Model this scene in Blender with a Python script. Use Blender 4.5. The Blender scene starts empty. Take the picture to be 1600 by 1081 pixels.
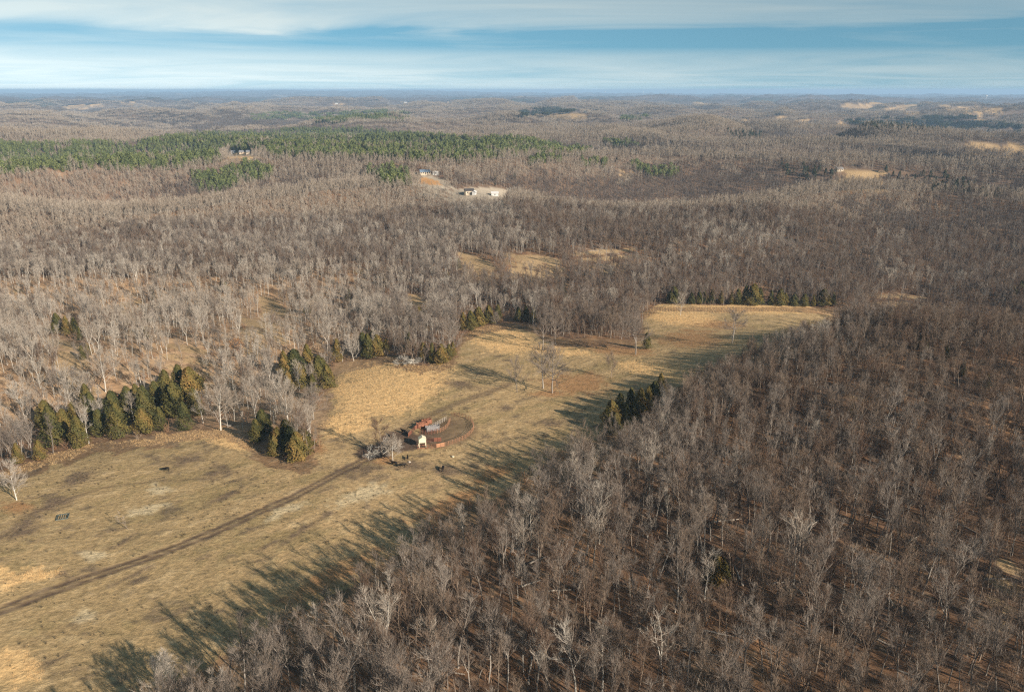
import bpy, math, random
import numpy as np
from mathutils import Vector

random.seed(7)
rng = np.random.default_rng(7)
SC = bpy.context.scene
COL = SC.collection

# ------------------------------------------------------------------ camera
CAM_Z = 110.0
PITCH = math.radians(17.95)
HFOV = math.radians(66.0)
F = 800.0 / math.tan(HFOV / 2)          # focal length in photo pixels (1600 wide)
cd = bpy.data.cameras.new('camera')
cam = bpy.data.objects.new('camera', cd)
COL.objects.link(cam)
SC.camera = cam
cd.sensor_width = 36.0
cd.lens = 18.0 / math.tan(HFOV / 2)
cd.clip_start = 1.0
cd.clip_end = 120000.0
cam.location = (0, 0, CAM_Z)
cam.rotation_euler = (math.pi / 2 - PITCH, 0, 0)

# ------------------------------------------------------------------ sky and sun
SUN_AZ = math.radians(132.0)            # clockwise from +Y
SUN_EL = math.radians(23.0)
world = bpy.data.worlds.new('World')
SC.world = world
world.use_nodes = True
wn = world.node_tree.nodes
wl = world.node_tree.links
bg = wn['Background']
sky = wn.new('ShaderNodeTexSky')
sky.sky_type = 'NISHITA'
sky.sun_disc = False
sky.sun_elevation = SUN_EL
sky.sun_rotation = SUN_AZ
sky.altitude = 300
sky.air_density = 1.0
sky.dust_density = 0.6
sky.ozone_density = 1.2
bg.inputs['Strength'].default_value = 0.074
tc = wn.new('ShaderNodeTexCoord')
sep = wn.new('ShaderNodeSeparateXYZ')
wl.new(tc.outputs['Generated'], sep.inputs[0])


def wmath(op, a, b=None, c=None, clamp=False):
    n = wn.new('ShaderNodeMath')
    n.operation = op
    n.use_clamp = clamp
    for i, v in enumerate((a, b, c)):
        if v is None:
            continue
        if isinstance(v, (int, float)):
            n.inputs[i].default_value = v
        else:
            wl.new(v, n.inputs[i])
    return n.outputs[0]


zc = wmath('MAXIMUM', sep.outputs['Z'], 0.0)
# the blue of the sky is read a little above the true height: thin, clean winter air
zz = wmath('ADD', wmath('MULTIPLY', zc, 1.0), 0.20)
cmb = wn.new('ShaderNodeCombineXYZ')
wl.new(sep.outputs['X'], cmb.inputs[0])
wl.new(sep.outputs['Y'], cmb.inputs[1])
wl.new(zz, cmb.inputs[2])
wl.new(cmb.outputs[0], sky.inputs['Vector'])
# high cloud sheet: direction projected to a flat layer
den = wmath('ADD', zc, 0.045)
cx = wmath('DIVIDE', sep.outputs['X'], den)
cy = wmath('DIVIDE', sep.outputs['Y'], den)
cc = wn.new('ShaderNodeCombineXYZ')
wl.new(wmath('MULTIPLY', cx, 0.26), cc.inputs[0])
wl.new(wmath('MULTIPLY', cy, 0.36), cc.inputs[1])
cn = wn.new('ShaderNodeTexNoise')
cn.inputs['Scale'].default_value = 1.0
cn.inputs['Detail'].default_value = 7
cn.inputs['Roughness'].default_value = 0.55
cn.inputs['Distortion'].default_value = 1.3
wl.new(cc.outputs[0], cn.inputs['Vector'])
# thin veil near the horizon, a clear gap, then streaks
veil = wn.new('ShaderNodeValToRGB')
veil.color_ramp.elements[0].position = 0.0
veil.color_ramp.elements[0].color = (0.62,) * 3 + (1,)
veil.color_ramp.elements[1].position = 1.0
veil.color_ramp.elements[1].color = (0.35,) * 3 + (1,)
for p, v in ((0.022, 0.70), (0.040, 0.45), (0.047, 0.10), (0.063, 0.02), (0.072, 0.60), (0.10, 0.75), (0.2, 0.6), (0.4, 0.45)):
    e = veil.color_ramp.elements.new(p)
    e.color = (v, v, v, 1)
wl.new(wmath('ADD', zc, wmath('MULTIPLY', wmath('SUBTRACT', cn.outputs['Fac'], 0.5), 0.030)), veil.inputs['Fac'])
amt = wmath('ADD', veil.outputs['Color'], wmath('MULTIPLY', wmath('SUBTRACT', cn.outputs['Fac'], 0.5), 1.35), clamp=False)
amt = wmath('SUBTRACT', amt, wmath('MULTIPLY', sep.outputs['X'], 0.42), clamp=True)
mixc = wn.new('ShaderNodeMix')
mixc.data_type = 'RGBA'
wl.new(amt, mixc.inputs[0])
cl = wn.new('ShaderNodeMix')
cl.data_type = 'RGBA'
cl.blend_type = 'MULTIPLY'
cl.inputs[0].default_value = 1.0
cl.inputs[7].default_value = (0.80, 1.12, 1.05, 1)
wl.new(sky.outputs[0], cl.inputs[6])
wl.new(cl.outputs[2], mixc.inputs[6])
# cloud colour follows the sky's own brightness so that it fades away from the sun's far side
lum = wn.new('ShaderNodeRGBToBW')
wl.new(sky.outputs[0], lum.inputs[0])
cb = wn.new('ShaderNodeMix')
cb.data_type = 'RGBA'
cb.blend_type = 'MULTIPLY'
cb.inputs[0].default_value = 1.0
cb.inputs[6].default_value = (1.70, 1.92, 2.00, 1)
wl.new(lum.outputs[0], cb.inputs[7])
wl.new(cb.outputs[2], mixc.inputs[7])
tn = wn.new('ShaderNodeMix')
tn.data_type = 'RGBA'
tn.blend_type = 'MULTIPLY'
tn.inputs[0].default_value = 1.0
tn.inputs[7].default_value = (0.96, 1.0, 0.98, 1)
wl.new(mixc.outputs[2], tn.inputs[6])
wl.new(tn.outputs[2], bg.inputs['Color'])

S = Vector((math.cos(SUN_EL) * math.sin(SUN_AZ), math.cos(SUN_EL) * math.cos(SUN_AZ), math.sin(SUN_EL)))
ld = bpy.data.lights.new('sun', 'SUN')
ld.energy = 5.0
ld.angle = math.radians(0.5)
ld.color = (1.0, 0.87, 0.72)
sun = bpy.data.objects.new('sun', ld)
COL.objects.link(sun)
sun.rotation_euler = S.to_track_quat('Z', 'Y').to_euler()
SC.view_settings.view_transform = 'Standard'
SC.view_settings.look = 'None'
SC.view_settings.exposure = 0.72
SC.view_settings.gamma = 1.0
SC.view_settings.use_curve_mapping = False
SC.render.engine = 'CYCLES'
SC.cycles.max_bounces = 4
SC.cycles.diffuse_bounces = 2
SC.cycles.volume_bounces = 0
SC.cycles.transparent_max_bounces = 4
SC.cycles.use_denoising = False
SC.cycles.filter_width = 1.25
SC.cycles.adaptive_threshold = 0.005
SC.cycles.sample_clamp_indirect = 3.0
SC.cycles.sample_clamp_direct = 12.0

# ------------------------------------------------------------------ maths
_perm = np.random.default_rng(99).permutation(4096).astype(np.int64)


def _h(ix, iy, s):
    return _perm[(_perm[(ix + s * 131) & 4095] + iy) & 4095]


def perlin(x, y, seed=0):
    x = np.asarray(x, float)
    y = np.asarray(y, float)
    ix = np.floor(x).astype(np.int64)
    iy = np.floor(y).astype(np.int64)
    fx, fy = x - ix, y - iy
    u = fx * fx * fx * (fx * (fx * 6 - 15) + 10)
    v = fy * fy * fy * (fy * (fy * 6 - 15) + 10)

    def g(a, b, dx, dy):
        ang = _h(a, b, seed) * (2 * math.pi / 4096)
        return np.cos(ang) * dx + np.sin(ang) * dy
    n00 = g(ix, iy, fx, fy)
    n10 = g(ix + 1, iy, fx - 1, fy)
    n01 = g(ix, iy + 1, fx, fy - 1)
    n11 = g(ix + 1, iy + 1, fx - 1, fy - 1)
    return ((n00 * (1 - u) + n10 * u) * (1 - v) + (n01 * (1 - u) + n11 * u) * v) * 1.5


def fbm(x, y, seed=0, octv=4, gain=0.5):
    t = 0
    a = 1.0
    for i in range(octv):
        t = t + a * perlin(x * 2 ** i + i * 17.3, y * 2 ** i - i * 9.1, seed + i)
        a *= gain
    return t


def ss(a, b, x):
    t = np.clip((x - a) / (b - a), 0, 1)
    return t * t * (3 - 2 * t)


def gau(x, y, cx_, cy_, sx, sy):
    return np.exp(-((x - cx_) / sx) ** 2 - ((y - cy_) / sy) ** 2)


def H(x, y):
    x = np.asarray(x, float)
    y = np.asarray(y, float)
    r = np.hypot(x, y)
    z = 1.2 * perlin(x / 70, y / 70, 3) * ss(60, 160, r)
    z = z - 0.02 * np.clip(y - 300, 0, 140)
    # creek valley behind the pasture
    vy = 365 + 0.52 * x + 30 * perlin(x / 160, x / 210, 5)
    z = z - 8 * np.exp(-((y - vy) / 55) ** 2) * ss(-20, -110, x)
    vy2 = 470 + 0.12 * x
    z = z - 9 * np.exp(-((y - vy2) / 70) ** 2)
    # wooded rise on the right with a dark hollow behind
    z = z + 19 * gau(x, y, 165, 280, 95, 62)
    z = z - 30 * gau(x, y, 250, 392, 62, 55)
    z = z + 10 * gau(x, y, 330, 240, 120, 80)
    # long slope up behind the valley
    z = z + 17 * ss(500, 860, y + 0.10 * x) * ss(2500, 900, r)
    n = perlin(x / 430, y / 340, 11)
    z = z + (56 * (0.30 - np.abs(n) * 1.8)) * ss(480, 1000, r)
    z = z + 42 * perlin(x / 900, y / 620, 12) * ss(750, 2000, r)
    n2 = perlin(x / 1700, y / 1300, 13)
    z = z + (46 * (0.36 - np.abs(n2) * 2.0)) * ss(1500, 4000, r)
    z = z + 26 * perlin(x / 6000, y / 5200, 14) * ss(5000, 12000, r)
    az = np.degrees(np.arctan2(x, y))
    z = z + (22 + 95 * np.exp(-((az + 13) / 14) ** 2) + 14 * perlin(az / 3.1, az * 0 + .5, 17)) * ss(14000, 26000, r)
    z = z - r * r / (2 * 6371000.0)
    return z


sp, cp = math.sin(PITCH), math.cos(PITCH)


def project(x, y, z):
    """world point -> photo pixel (1600 wide) and depth"""
    dz = z - CAM_Z
    d = y * cp - dz * sp
    u = y * sp + dz * cp
    dd = np.where(d > 1, d, 1)
    return 800 + F * x / dd, 540.5 - F * u / dd, d


def ground(pts, dz=0.0):
    """the places on the terrain seen at these photo pixels"""
    p = np.atleast_2d(np.array(pts, float))
    a = (p[:, 0] - 800) / F
    b = (540.5 - p[:, 1]) / F
    dx, dy, dzz = a, cp + b * sp, -sp + b * cp
    t = np.full(len(p), 60.0)
    done = np.zeros(len(p), bool)
    prev = t.copy()
    for i in range(1500):
        X, Y, Z = dx * t, dy * t, CAM_Z + dzz * t
        hit = (Z < H(X, Y) + dz) & ~done
        done |= hit
        if done.all():
            break
        adv = ~done
        prev[adv] = t[adv]
        t[adv] = t[adv] * 1.005
    lo, hi = prev, t.copy()
    for i in range(18):
        m = (lo + hi) / 2
        under = CAM_Z + dzz * m < H(dx * m, dy * m) + dz
        hi = np.where(under, m, hi)
        lo = np.where(under, lo, m)
    X, Y = dx * hi, dy * hi
    return np.stack([X, Y, H(X, Y)], 1)


def in_poly(px, py, poly):
    inside = np.zeros(np.shape(px), bool)
    n = len(poly)
    for i in range(n):
        x0, y0 = poly[i]
        x1, y1 = poly[(i + 1) % n]
        if y0 == y1:
            continue
        c = ((y0 > py) != (y1 > py)) & (px < (x1 - x0) * (py - y0) / (y1 - y0) + x0)
        inside ^= c
    return inside


def ell(px, py, cx_, cy_, rx, ry, rot=0.0):
    """1 at the centre of an ellipse, 0 at its edge"""
    r = math.radians(rot)
    dx, dy = px - cx_, py - cy_
    u = (dx * math.cos(r) + dy * math.sin(r)) / rx
    v = (-dx * math.sin(r) + dy * math.cos(r)) / ry
    return 1 - np.sqrt(u * u + v * v)


def line_dist(x, y, pts):
    best = np.full(np.shape(x), 1e9)
    for i in range(len(pts) - 1):
        ax, ay = pts[i][0], pts[i][1]
        bx, by = pts[i + 1][0] - ax, pts[i + 1][1] - ay
        t = np.clip(((x - ax) * bx + (y - ay) * by) / (bx * bx + by * by + 1e-9), 0, 1)
        best = np.minimum(best, np.hypot(x - ax - t * bx, y - ay - t * by))
    return best


# ------------------------------------------------------------------ where things are (traced places)
FIELD = [(-400, 800), (-60, 745), (0, 738), (40, 724), (80, 712), (150, 690), (200, 688), (265, 678), (300, 672), (350, 668), (375, 680),
         (400, 702), (440, 718), (485, 718), (500, 700), (488, 672), (505, 650), (520, 620), (512, 590), (525, 572), (560, 562), (600, 556),
         (625, 560), (650, 570), (690, 567), (712, 555), (718, 530), (730, 520), (760, 508), (800, 502), (830, 505), (850, 520), (880, 530),
         (900, 528), (940, 528), (985, 533), (1010, 512), (1003, 490), (1030, 475), (1080, 476), (1130, 477), (1200, 476), (1260, 478),
         (1335, 486), (1300, 495), (1255, 502), (1200, 522), (1150, 545), (1120, 558), (1080, 578), (1045, 600), (1010, 615), (960, 630),
         (935, 668), (905, 680), (870, 690), (850, 700), (835, 728), (800, 745), (760, 762), (700, 780), (670, 800), (640, 830),
         (590, 862), (560, 885), (500, 915), (430, 945), (370, 975), (330, 1010), (300, 1030), (240, 1045), (200, 1075), (195, 1300), (-400, 1300)]
GAPS = [  # small clearings in the woods: (kind, centre x, y, half width, half height, tilt)
    ('grass', 838, 405, 50, 6, 8), ('grass', 745, 407, 34, 6, 22), ('grass', 820, 423, 34, 3, 10), ('grass', 205, 474, 22, 4, -8),
    ('grass', 105, 540, 36, 7, 12), ('grass', 120, 566, 34, 8, 20), ('grass', 425, 478, 24, 9, 30), ('grass', 650, 468, 18, 7, 10),
    ('grass', 290, 545, 40, 6, 10), ('grass', 395, 505, 24, 6, 15), ('grass', 28, 455, 12, 3, 0), ('grass', 560, 425, 10, 3, 0),
    ('gravel', 752, 299, 50, 6, 0), ('gravel', 700, 290, 26, 2.5, 30), ('gravel', 672, 277, 26, 3, 12), ('soil', 668, 281, 20, 3, 10),
    ('grass', 378, 240, 28, 2.2, 0), ('grass', 1345, 270, 40, 4.5, 4), ('grass', 1400, 463, 50, 3, 2), ('grass', 950, 393, 60, 3, -4),
    ('grass', 1340, 622, 14, 3, 10), ('grass', 1575, 885, 26, 10, 30),
    ('grass', 530, 163, 10, 1.2, 0), ('grass', 632, 160, 7, 1.5, 0), ('grass', 697, 160, 8, 1.2, 0), ('grass', 880, 179, 26, 1.3, 0),
    ('grass', 905, 178, 10, 1.6, 0), ('grass', 1088, 161, 20, 1.6, 0), ('grass', 1173, 152, 11, 1.2, 0), ('grass', 1165, 187, 7, 1.5, 0),
    ('grass', 1222, 183, 12, 1.5, 0), ('grass', 1255, 188, 14, 1.2, 0), ('grass', 1345, 167, 34, 3.6, 5), ('grass', 1372, 161, 18, 2, 0),
    ('grass', 1378, 170, 16, 2, 0), ('grass', 1415, 166, 21, 2.8, -9), ('grass', 1475, 164, 9, 2, 0), ('grass', 1500, 168, 22, 1.8, 5),
    ('grass', 1550, 170, 26, 1.0, 3), ('grass', 1426, 175, 14, 1.0, -6), ('grass', 1530, 182, 8, 1.6, 0), ('grass', 1560, 227, 45, 2.4, 5),
    ('grass', 975, 268, 12, 1.5, 0), ('grass', 130, 165, 30, 1.6, -4), ('grass', 1315, 193, 10, 1.2, 0), ('grass', 205, 160, 14, 1.2, 0),
]
PINES = [
    [(-200, 222), (0, 219), (60, 223), (130, 219), (200, 222), (280, 208), (400, 205), (470, 199), (560, 198), (640, 206), (720, 212), (800, 213),
     (870, 222), (925, 231), (900, 237), (830, 235), (790, 236), (760, 246), (700, 248), (640, 244), (560, 241), (430, 240), (410, 232), (340, 232), (345, 246), (300, 252), (250, 260),
     (150, 257), (60, 262), (0, 264), (-200, 270)],
    [(300, 265), (340, 262), (380, 250), (430, 255), (420, 272), (380, 278), (355, 292), (310, 292), (298, 278)],
    [(575, 258), (620, 258), (642, 270), (640, 282), (600, 282), (570, 265)],
    [(388, 178), (440, 173), (520, 175), (590, 170), (640, 176), (630, 186), (560, 184), (520, 190), (470, 186), (400, 186)],
    [(940, 216), (985, 218), (1000, 228), (960, 228)], [(970, 180), (1010, 176), (1015, 183), (975, 186)],
    [(820, 245), (870, 240), (880, 246), (830, 250)], [(905, 246), (950, 248), (948, 256), (910, 254)],
    [(980, 252), (1060, 258), (1060, 272), (1000, 270)],
]
DARKS = [  # dark evergreens far off
    [(1216, 255), (1240, 252), (1310, 262), (1310, 272), (1285, 280), (1225, 268)],
    [(1325, 256), (1380, 256), (1440, 262), (1490, 272), (1560, 285), (1560, 296), (1470, 290), (1420, 275), (1340, 265)],
    [(1325, 187), (1380, 183), (1450, 186), (1560, 190), (1600, 196), (1600, 204), (1450, 201), (1340, 197)],
    [(800, 173), (850, 166), (900, 172), (890, 179), (820, 179)], [(1130, 200), (1190, 203), (1200, 213), (1150, 212)],
    [(1440, 182), (1520, 180), (1530, 184), (1450, 187)],
]


def wfac(py):
    return 0.15 + 0.85 * ss(500, 570, py)


def gap_value(px, py):
    """(value, kind index) of the strongest small clearing at these pixels; value > 0 is inside"""
    v = np.full(np.shape(px), -9.0)
    k = np.zeros(np.shape(px), int)
    for kind, a, b, rx, ry, rot in GAPS:
        e = ell(px, py, a, b, rx, ry, rot)
        m = e > v
        v = np.where(m, e, v)
        k = np.where(m, {'grass': 0, 'gravel': 1, 'soil': 2}[kind], k)
    return v, k


def open_at(x, y, tall, wob=True):
    """True where a plant of height TALL standing at x, y would stand in (or hide) an open place"""
    z = H(x, y)
    wx = perlin(x / 6, y / 6, 41) if wob else 0
    wy = perlin(x / 6, y / 6, 42) if wob else 0
    out = np.zeros(np.shape(x), bool)
    for k in (0.0, 0.33, 0.66, 0.97):
        px, py, d = project(x, y, z + tall * k)
        wn_ = perlin(x / 25, y / 25, 43) * 0.35 + perlin(x / 9, y / 9, 44) * 0.2
        f_ = in_poly(px + 9 * wx * wfac(py), py + 7 * wy * wfac(py), FIELD)
        g_, _ = gap_value(px, py)
        out |= f_ | (g_ + wn_ > 0.0)
    return out


# ------------------------------------------------------------------ object helpers
def tag(o, label=None, cat=None, group=None, kind=None):
    if label: o['label'] = label
    if cat: o['category'] = cat
    if group: o['group'] = group
    if kind: o['kind'] = kind
    return o


def empty(name, loc, rz=0.0, label=None, cat=None, group=None):
    o = bpy.data.objects.new(name, None)
    COL.objects.link(o)
    o.empty_display_size = 0.5
    o.location = loc
    o.rotation_euler = (0, 0, rz)
    return tag(o, label, cat, group)


def np_mesh(name, verts, faces, mats=(), smooth=False, mat_idx=None, col=None, tint=None):
    """faces: (n, 3) or (n, 4) array, or list of polygons"""
    me = bpy.data.meshes.new(name)
    v = np.asarray(verts, np.float32)
    if isinstance(faces, np.ndarray):
        n, k = faces.shape
        me.vertices.add(len(v))
        me.vertices.foreach_set('co', v.ravel())
        me.loops.add(n * k)
        me.loops.foreach_set('vertex_index', faces.astype(np.int32).ravel())
        me.polygons.add(n)
        me.polygons.foreach_set('loop_start', np.arange(n, dtype=np.int32) * k)
        me.update(calc_edges=True)
    else:
        me.from_pydata([tuple(p) for p in v], [], faces)
    for m in mats:
        me.materials.append(m)
    if mat_idx is not None:
        me.polygons.foreach_set('material_index', np.asarray(mat_idx, np.int32))
    if smooth:
        me.polygons.foreach_set('use_smooth', np.ones(len(me.polygons), bool))
    if col is not None:
        a = me.color_attributes.new('col', 'FLOAT_COLOR', 'POINT')
        c = np.ones((len(v), 4), np.float32)
        c[:, :3] = col
        a.data.foreach_set('color', c.ravel())
    if tint is not None:
        a = me.attributes.new('tint', 'FLOAT', 'POINT')
        a.data.foreach_set('value', np.asarray(tint, np.float32))
    me.validate()
    return me


def link(name, me, parent=None, loc=(0, 0, 0), rot=(0, 0, 0), scl=(1, 1, 1)):
    o = bpy.data.objects.new(name, me)
    COL.objects.link(o)
    o.parent = parent
    o.location = loc
    o.rotation_euler = rot
    o.scale = scl
    return o


class MB:
    """collects boxes, tubes and polygons into one mesh"""
    def __init__(s):
        s.v, s.f = [], []

    def box(s, c, d, rz=0.0, ry=0.0):
        n = len(s.v)
        cz, sz = math.cos(rz), math.sin(rz)
        cy_, sy_ = math.cos(ry), math.sin(ry)
        for k in (-1, 1):
            for j in (-1, 1):
                for i in (-1, 1):
                    x, y, z = i * d[0] / 2, j * d[1] / 2, k * d[2] / 2
                    x, z = x * cy_ + z * sy_, -x * sy_ + z * cy_
                    s.v.append((c[0] + x * cz - y * sz, c[1] + x * sz + y * cz, c[2] + z))
        for q in ((0, 2, 3, 1), (4, 5, 7, 6), (0, 1, 5, 4), (2, 6, 7, 3), (0, 4, 6, 2), (1, 3, 7, 5)):
            s.f.append(tuple(n + a for a in q))
        return s

    def tube(s, pts, radii, k=5):
        n0 = len(s.v)
        for i, p in enumerate(pts):
            p = Vector(p)
            a = Vector(pts[max(i - 1, 0)])
            b = Vector(pts[min(i + 1, len(pts) - 1)])
            d = (b - a).normalized()
            u = d.orthogonal().normalized()
            w = d.cross(u)
            r = radii[i] if hasattr(radii, '__len__') else radii
            for j in range(k):
                t = 2 * math.pi * j / k
                s.v.append(tuple(p + u * (r * math.cos(t)) + w * (r * math.sin(t))))
        for i in range(len(pts) - 1):
            for j in range(k):
                a, b = n0 + i * k + j, n0 + i * k + (j + 1) % k
                s.f.append((a, b, b + k, a + k))
        s.f.append(tuple(n0 + j for j in reversed(range(k))))
        s.f.append(tuple(n0 + (len(pts) - 1) * k + j for j in range(k)))
        return s

    def poly(s, pts):
        n = len(s.v)
        s.v += [tuple(p) for p in pts]
        s.f.append(tuple(range(n, n + len(pts))))
        return s

    def build(s, name, m, parent=None, smooth=False, **kw):
        me = np_mesh(name, s.v, s.f, (m,), smooth)
        return link(name, me, parent, **kw)


# ------------------------------------------------------------------ materials
def new_mat(name, rough=0.9):
    m = bpy.data.materials.new(name)
    m.use_nodes = True
    b = m.node_tree.nodes['Principled BSDF']
    b.inputs['Roughness'].default_value = rough
    b.inputs['Specular IOR Level'].default_value = 0.15
    return m, m.node_tree.nodes, m.node_tree.links, b


def ramp(nodes, stops):
    r = nodes.new('ShaderNodeValToRGB')
    els = r.color_ramp.elements
    while len(els) < len(stops):
        els.new(0.5)
    for e, (p, c) in zip(els, stops):
        e.position = p
        e.color = tuple(c) + (1,)
    return r


def plain(name, color, rough=0.7, metal=0.0, var=0.15, scale=3.0):
    m, n, l, b = new_mat(name, rough)
    b.inputs['Metallic'].default_value = metal
    t = n.new('ShaderNodeTexNoise')
    t.inputs['Scale'].default_value = scale
    t.inputs['Detail'].default_value = 4
    co = n.new('ShaderNodeTexCoord')
    l.new(co.outputs['Object'], t.inputs['Vector'])
    r = ramp(n, [(0.3, [c * (1 - var) for c in color]), (0.7, [min(1, c * (1 + var)) for c in color])])
    l.new(t.outputs['Fac'], r.inputs['Fac'])
    l.new(r.outputs['Color'], b.inputs['Base Color'])
    return m


def bark(name, stops, use_tint=False):
    """colour that varies from tree to tree"""
    m, n, l, b = new_mat(name, 0.95)
    oi = n.new('ShaderNodeObjectInfo')
    r = ramp(n, stops)
    if use_tint:
        at = n.new('ShaderNodeAttribute')
        at.attribute_name = 'tint'
        ad = n.new('ShaderNodeMath')
        ad.operation = 'MULTIPLY_ADD'
        l.new(oi.outputs['Random'], ad.inputs[0])
        ad.inputs[1].default_value = 0.35
        l.new(at.outputs['Fac'], ad.inputs[2])
        l.new(ad.outputs[0], r.inputs['Fac'])
    else:
        l.new(oi.outputs['Random'], r.inputs['Fac'])
    l.new(r.outputs['Color'], b.inputs['Base Color'])
    return m


BARK = [
    bark('bark_pale', [(0, (0.34, 0.31, 0.27)), (0.5, (0.44, 0.41, 0.36)), (1, (0.55, 0.52, 0.46))]),
    bark('bark_grey', [(0, (0.16, 0.14, 0.12)), (0.5, (0.24, 0.21, 0.18)), (1, (0.34, 0.31, 0.27))]),
    bark('bark_brown', [(0, (0.15, 0.115, 0.085)), (0.5, (0.22, 0.17, 0.13)), (1, (0.28, 0.23, 0.18))]),
]
TWIG = [
    bark('twig_pale', [(0, (0.30, 0.25, 0.20)), (0.6, (0.37, 0.32, 0.265)), (1, (0.42, 0.375, 0.32))]),
    bark('twig_grey', [(0, (0.150, 0.120, 0.098)), (0.5, (0.205, 0.168, 0.139)), (1, (0.265, 0.224, 0.188))]),
    bark('twig_brown', [(0, (0.14, 0.09, 0.062)), (0.5, (0.175, 0.128, 0.095)), (1, (0.215, 0.165, 0.125))]),
]
TWIG_FAR = bark('twig_far', [(0, (0.24, 0.185, 0.14)), (0.4, (0.31, 0.255, 0.20)), (0.8, (0.37, 0.315, 0.255)), (1.3, (0.45, 0.40, 0.33))], True)
BARK_FAR = bark('bark_far', [(0, (0.24, 0.205, 0.17)), (0.6, (0.34, 0.30, 0.25)), (1.3, (0.52, 0.48, 0.42))], True)

TWIG_DUSK = bark('twig_dark_shade', [(0, (0.105, 0.078, 0.064)), (0.4, (0.14, 0.112, 0.094)), (0.8, (0.17, 0.142, 0.12)), (1.3, (0.22, 0.19, 0.16))], True)  # stand tone, plus shade of hollows and right side put into colour
BARK_DUSK = bark('bark_dark_shade', [(0, (0.15, 0.12, 0.10)), (0.6, (0.22, 0.185, 0.155)), (1.3, (0.34, 0.30, 0.26))], True)


def foliage(name, stops):
    m, n, l, b = new_mat(name, 0.9)
    oi = n.new('ShaderNodeObjectInfo')
    at = n.new('ShaderNodeAttribute')
    at.attribute_name = 'tint'
    ad = n.new('ShaderNodeMath')
    ad.operation = 'MULTIPLY_ADD'
    l.new(oi.outputs['Random'], ad.inputs[0])
    ad.inputs[1].default_value = 0.6
    sc = n.new('ShaderNodeMath')
    sc.operation = 'MULTIPLY'
    sc.inputs[1].default_value = 0.4
    l.new(at.outputs['Fac'], sc.inputs[0])
    l.new(sc.outputs[0], ad.inputs[2])
    r = ramp(n, stops)
    l.new(ad.outputs[0], r.inputs['Fac'])
    l.new(r.outputs['Color'], b.inputs['Base Color'])
    return m


CEDAR = foliage('cedar_foliage', [(0, (0.036, 0.044, 0.018)), (0.35, (0.074, 0.072, 0.024)), (0.7, (0.130, 0.102, 0.030)), (1, (0.22, 0.135, 0.045))])
PINE = foliage('pine_foliage', [(0, (0.070, 0.092, 0.040)), (0.5, (0.120, 0.142, 0.052)), (1, (0.175, 0.190, 0.070))])
DARKEV = foliage('dark_evergreen_foliage', [(0, (0.025, 0.035, 0.022)), (1, (0.06, 0.065, 0.035))])
OAKLEAF = foliage('dry_oak_leaves', [(0, (0.26, 0.13, 0.06)), (1, (0.38, 0.21, 0.10))])
M_RUST = plain('rusty_red_steel', (0.20, 0.085, 0.055), 0.7, 0.0, 0.3, 2.0)
M_PIPE = plain('rust_brown_pipe', (0.36, 0.19, 0.11), 0.8, 0.0, 0.3, 2.0)
M_PEN = plain('dull_green_grey_steel', (0.10, 0.12, 0.11), 0.7, 0.0, 0.3, 2.0)
M_ORANGE = plain('orange_painted_steel', (0.26, 0.115, 0.07), 0.6, 0.0, 0.25, 2.0)
M_GALV = plain('galvanised_steel', (0.32, 0.33, 0.35), 0.45, 0.4, 0.15, 2.5)
M_DULL = plain('dull_galvanised_steel', (0.24, 0.23, 0.23), 0.6, 0.2, 0.2, 2.5)
M_CREAM = plain('cream_painted_steel', (0.66, 0.60, 0.44), 0.55, 0.0, 0.06, 1.5)
M_COW = plain('black_hide', (0.012, 0.010, 0.009), 0.6, 0.0, 0.3, 3)
M_WHITE = plain('white_siding', (0.56, 0.55, 0.53), 0.7, 0.0, 0.05, 1.0)
M_BLUEG = plain('blue_grey_metal_roof', (0.20, 0.27, 0.36), 0.45, 0.2, 0.1, 1.0)
M_DROOF = plain('dark_roof_shingle', (0.07, 0.065, 0.065), 0.9, 0.0, 0.15, 1.0)
M_TAN = plain('tan_siding', (0.50, 0.42, 0.32), 0.8, 0.0, 0.08, 1.0)
M_GLASS = plain('window_glass', (0.03, 0.035, 0.045), 0.12, 0.0, 0.1, 1.0)
M_LOG = plain('weathered_log', (0.42, 0.37, 0.31), 0.95, 0.0, 0.2, 1.5)
M_BRUSH = bark('brush_stems', [(0, (0.24, 0.13, 0.07)), (0.5, (0.25, 0.18, 0.125)), (1, (0.32, 0.26, 0.20))])
M_WEED = bark('dead_weeds', [(0, (0.05, 0.04, 0.028)), (1, (0.12, 0.09, 0.06))])
M_STRAW = bark('broomsedge', [(0, (0.42, 0.28, 0.14)), (0.5, (0.58, 0.39, 0.19)), (1, (0.70, 0.50, 0.27))])
M_LITTER = bark('leaf_litter_clump', [(0, (0.16, 0.085, 0.045)), (1, (0.32, 0.17, 0.085))])


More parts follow.
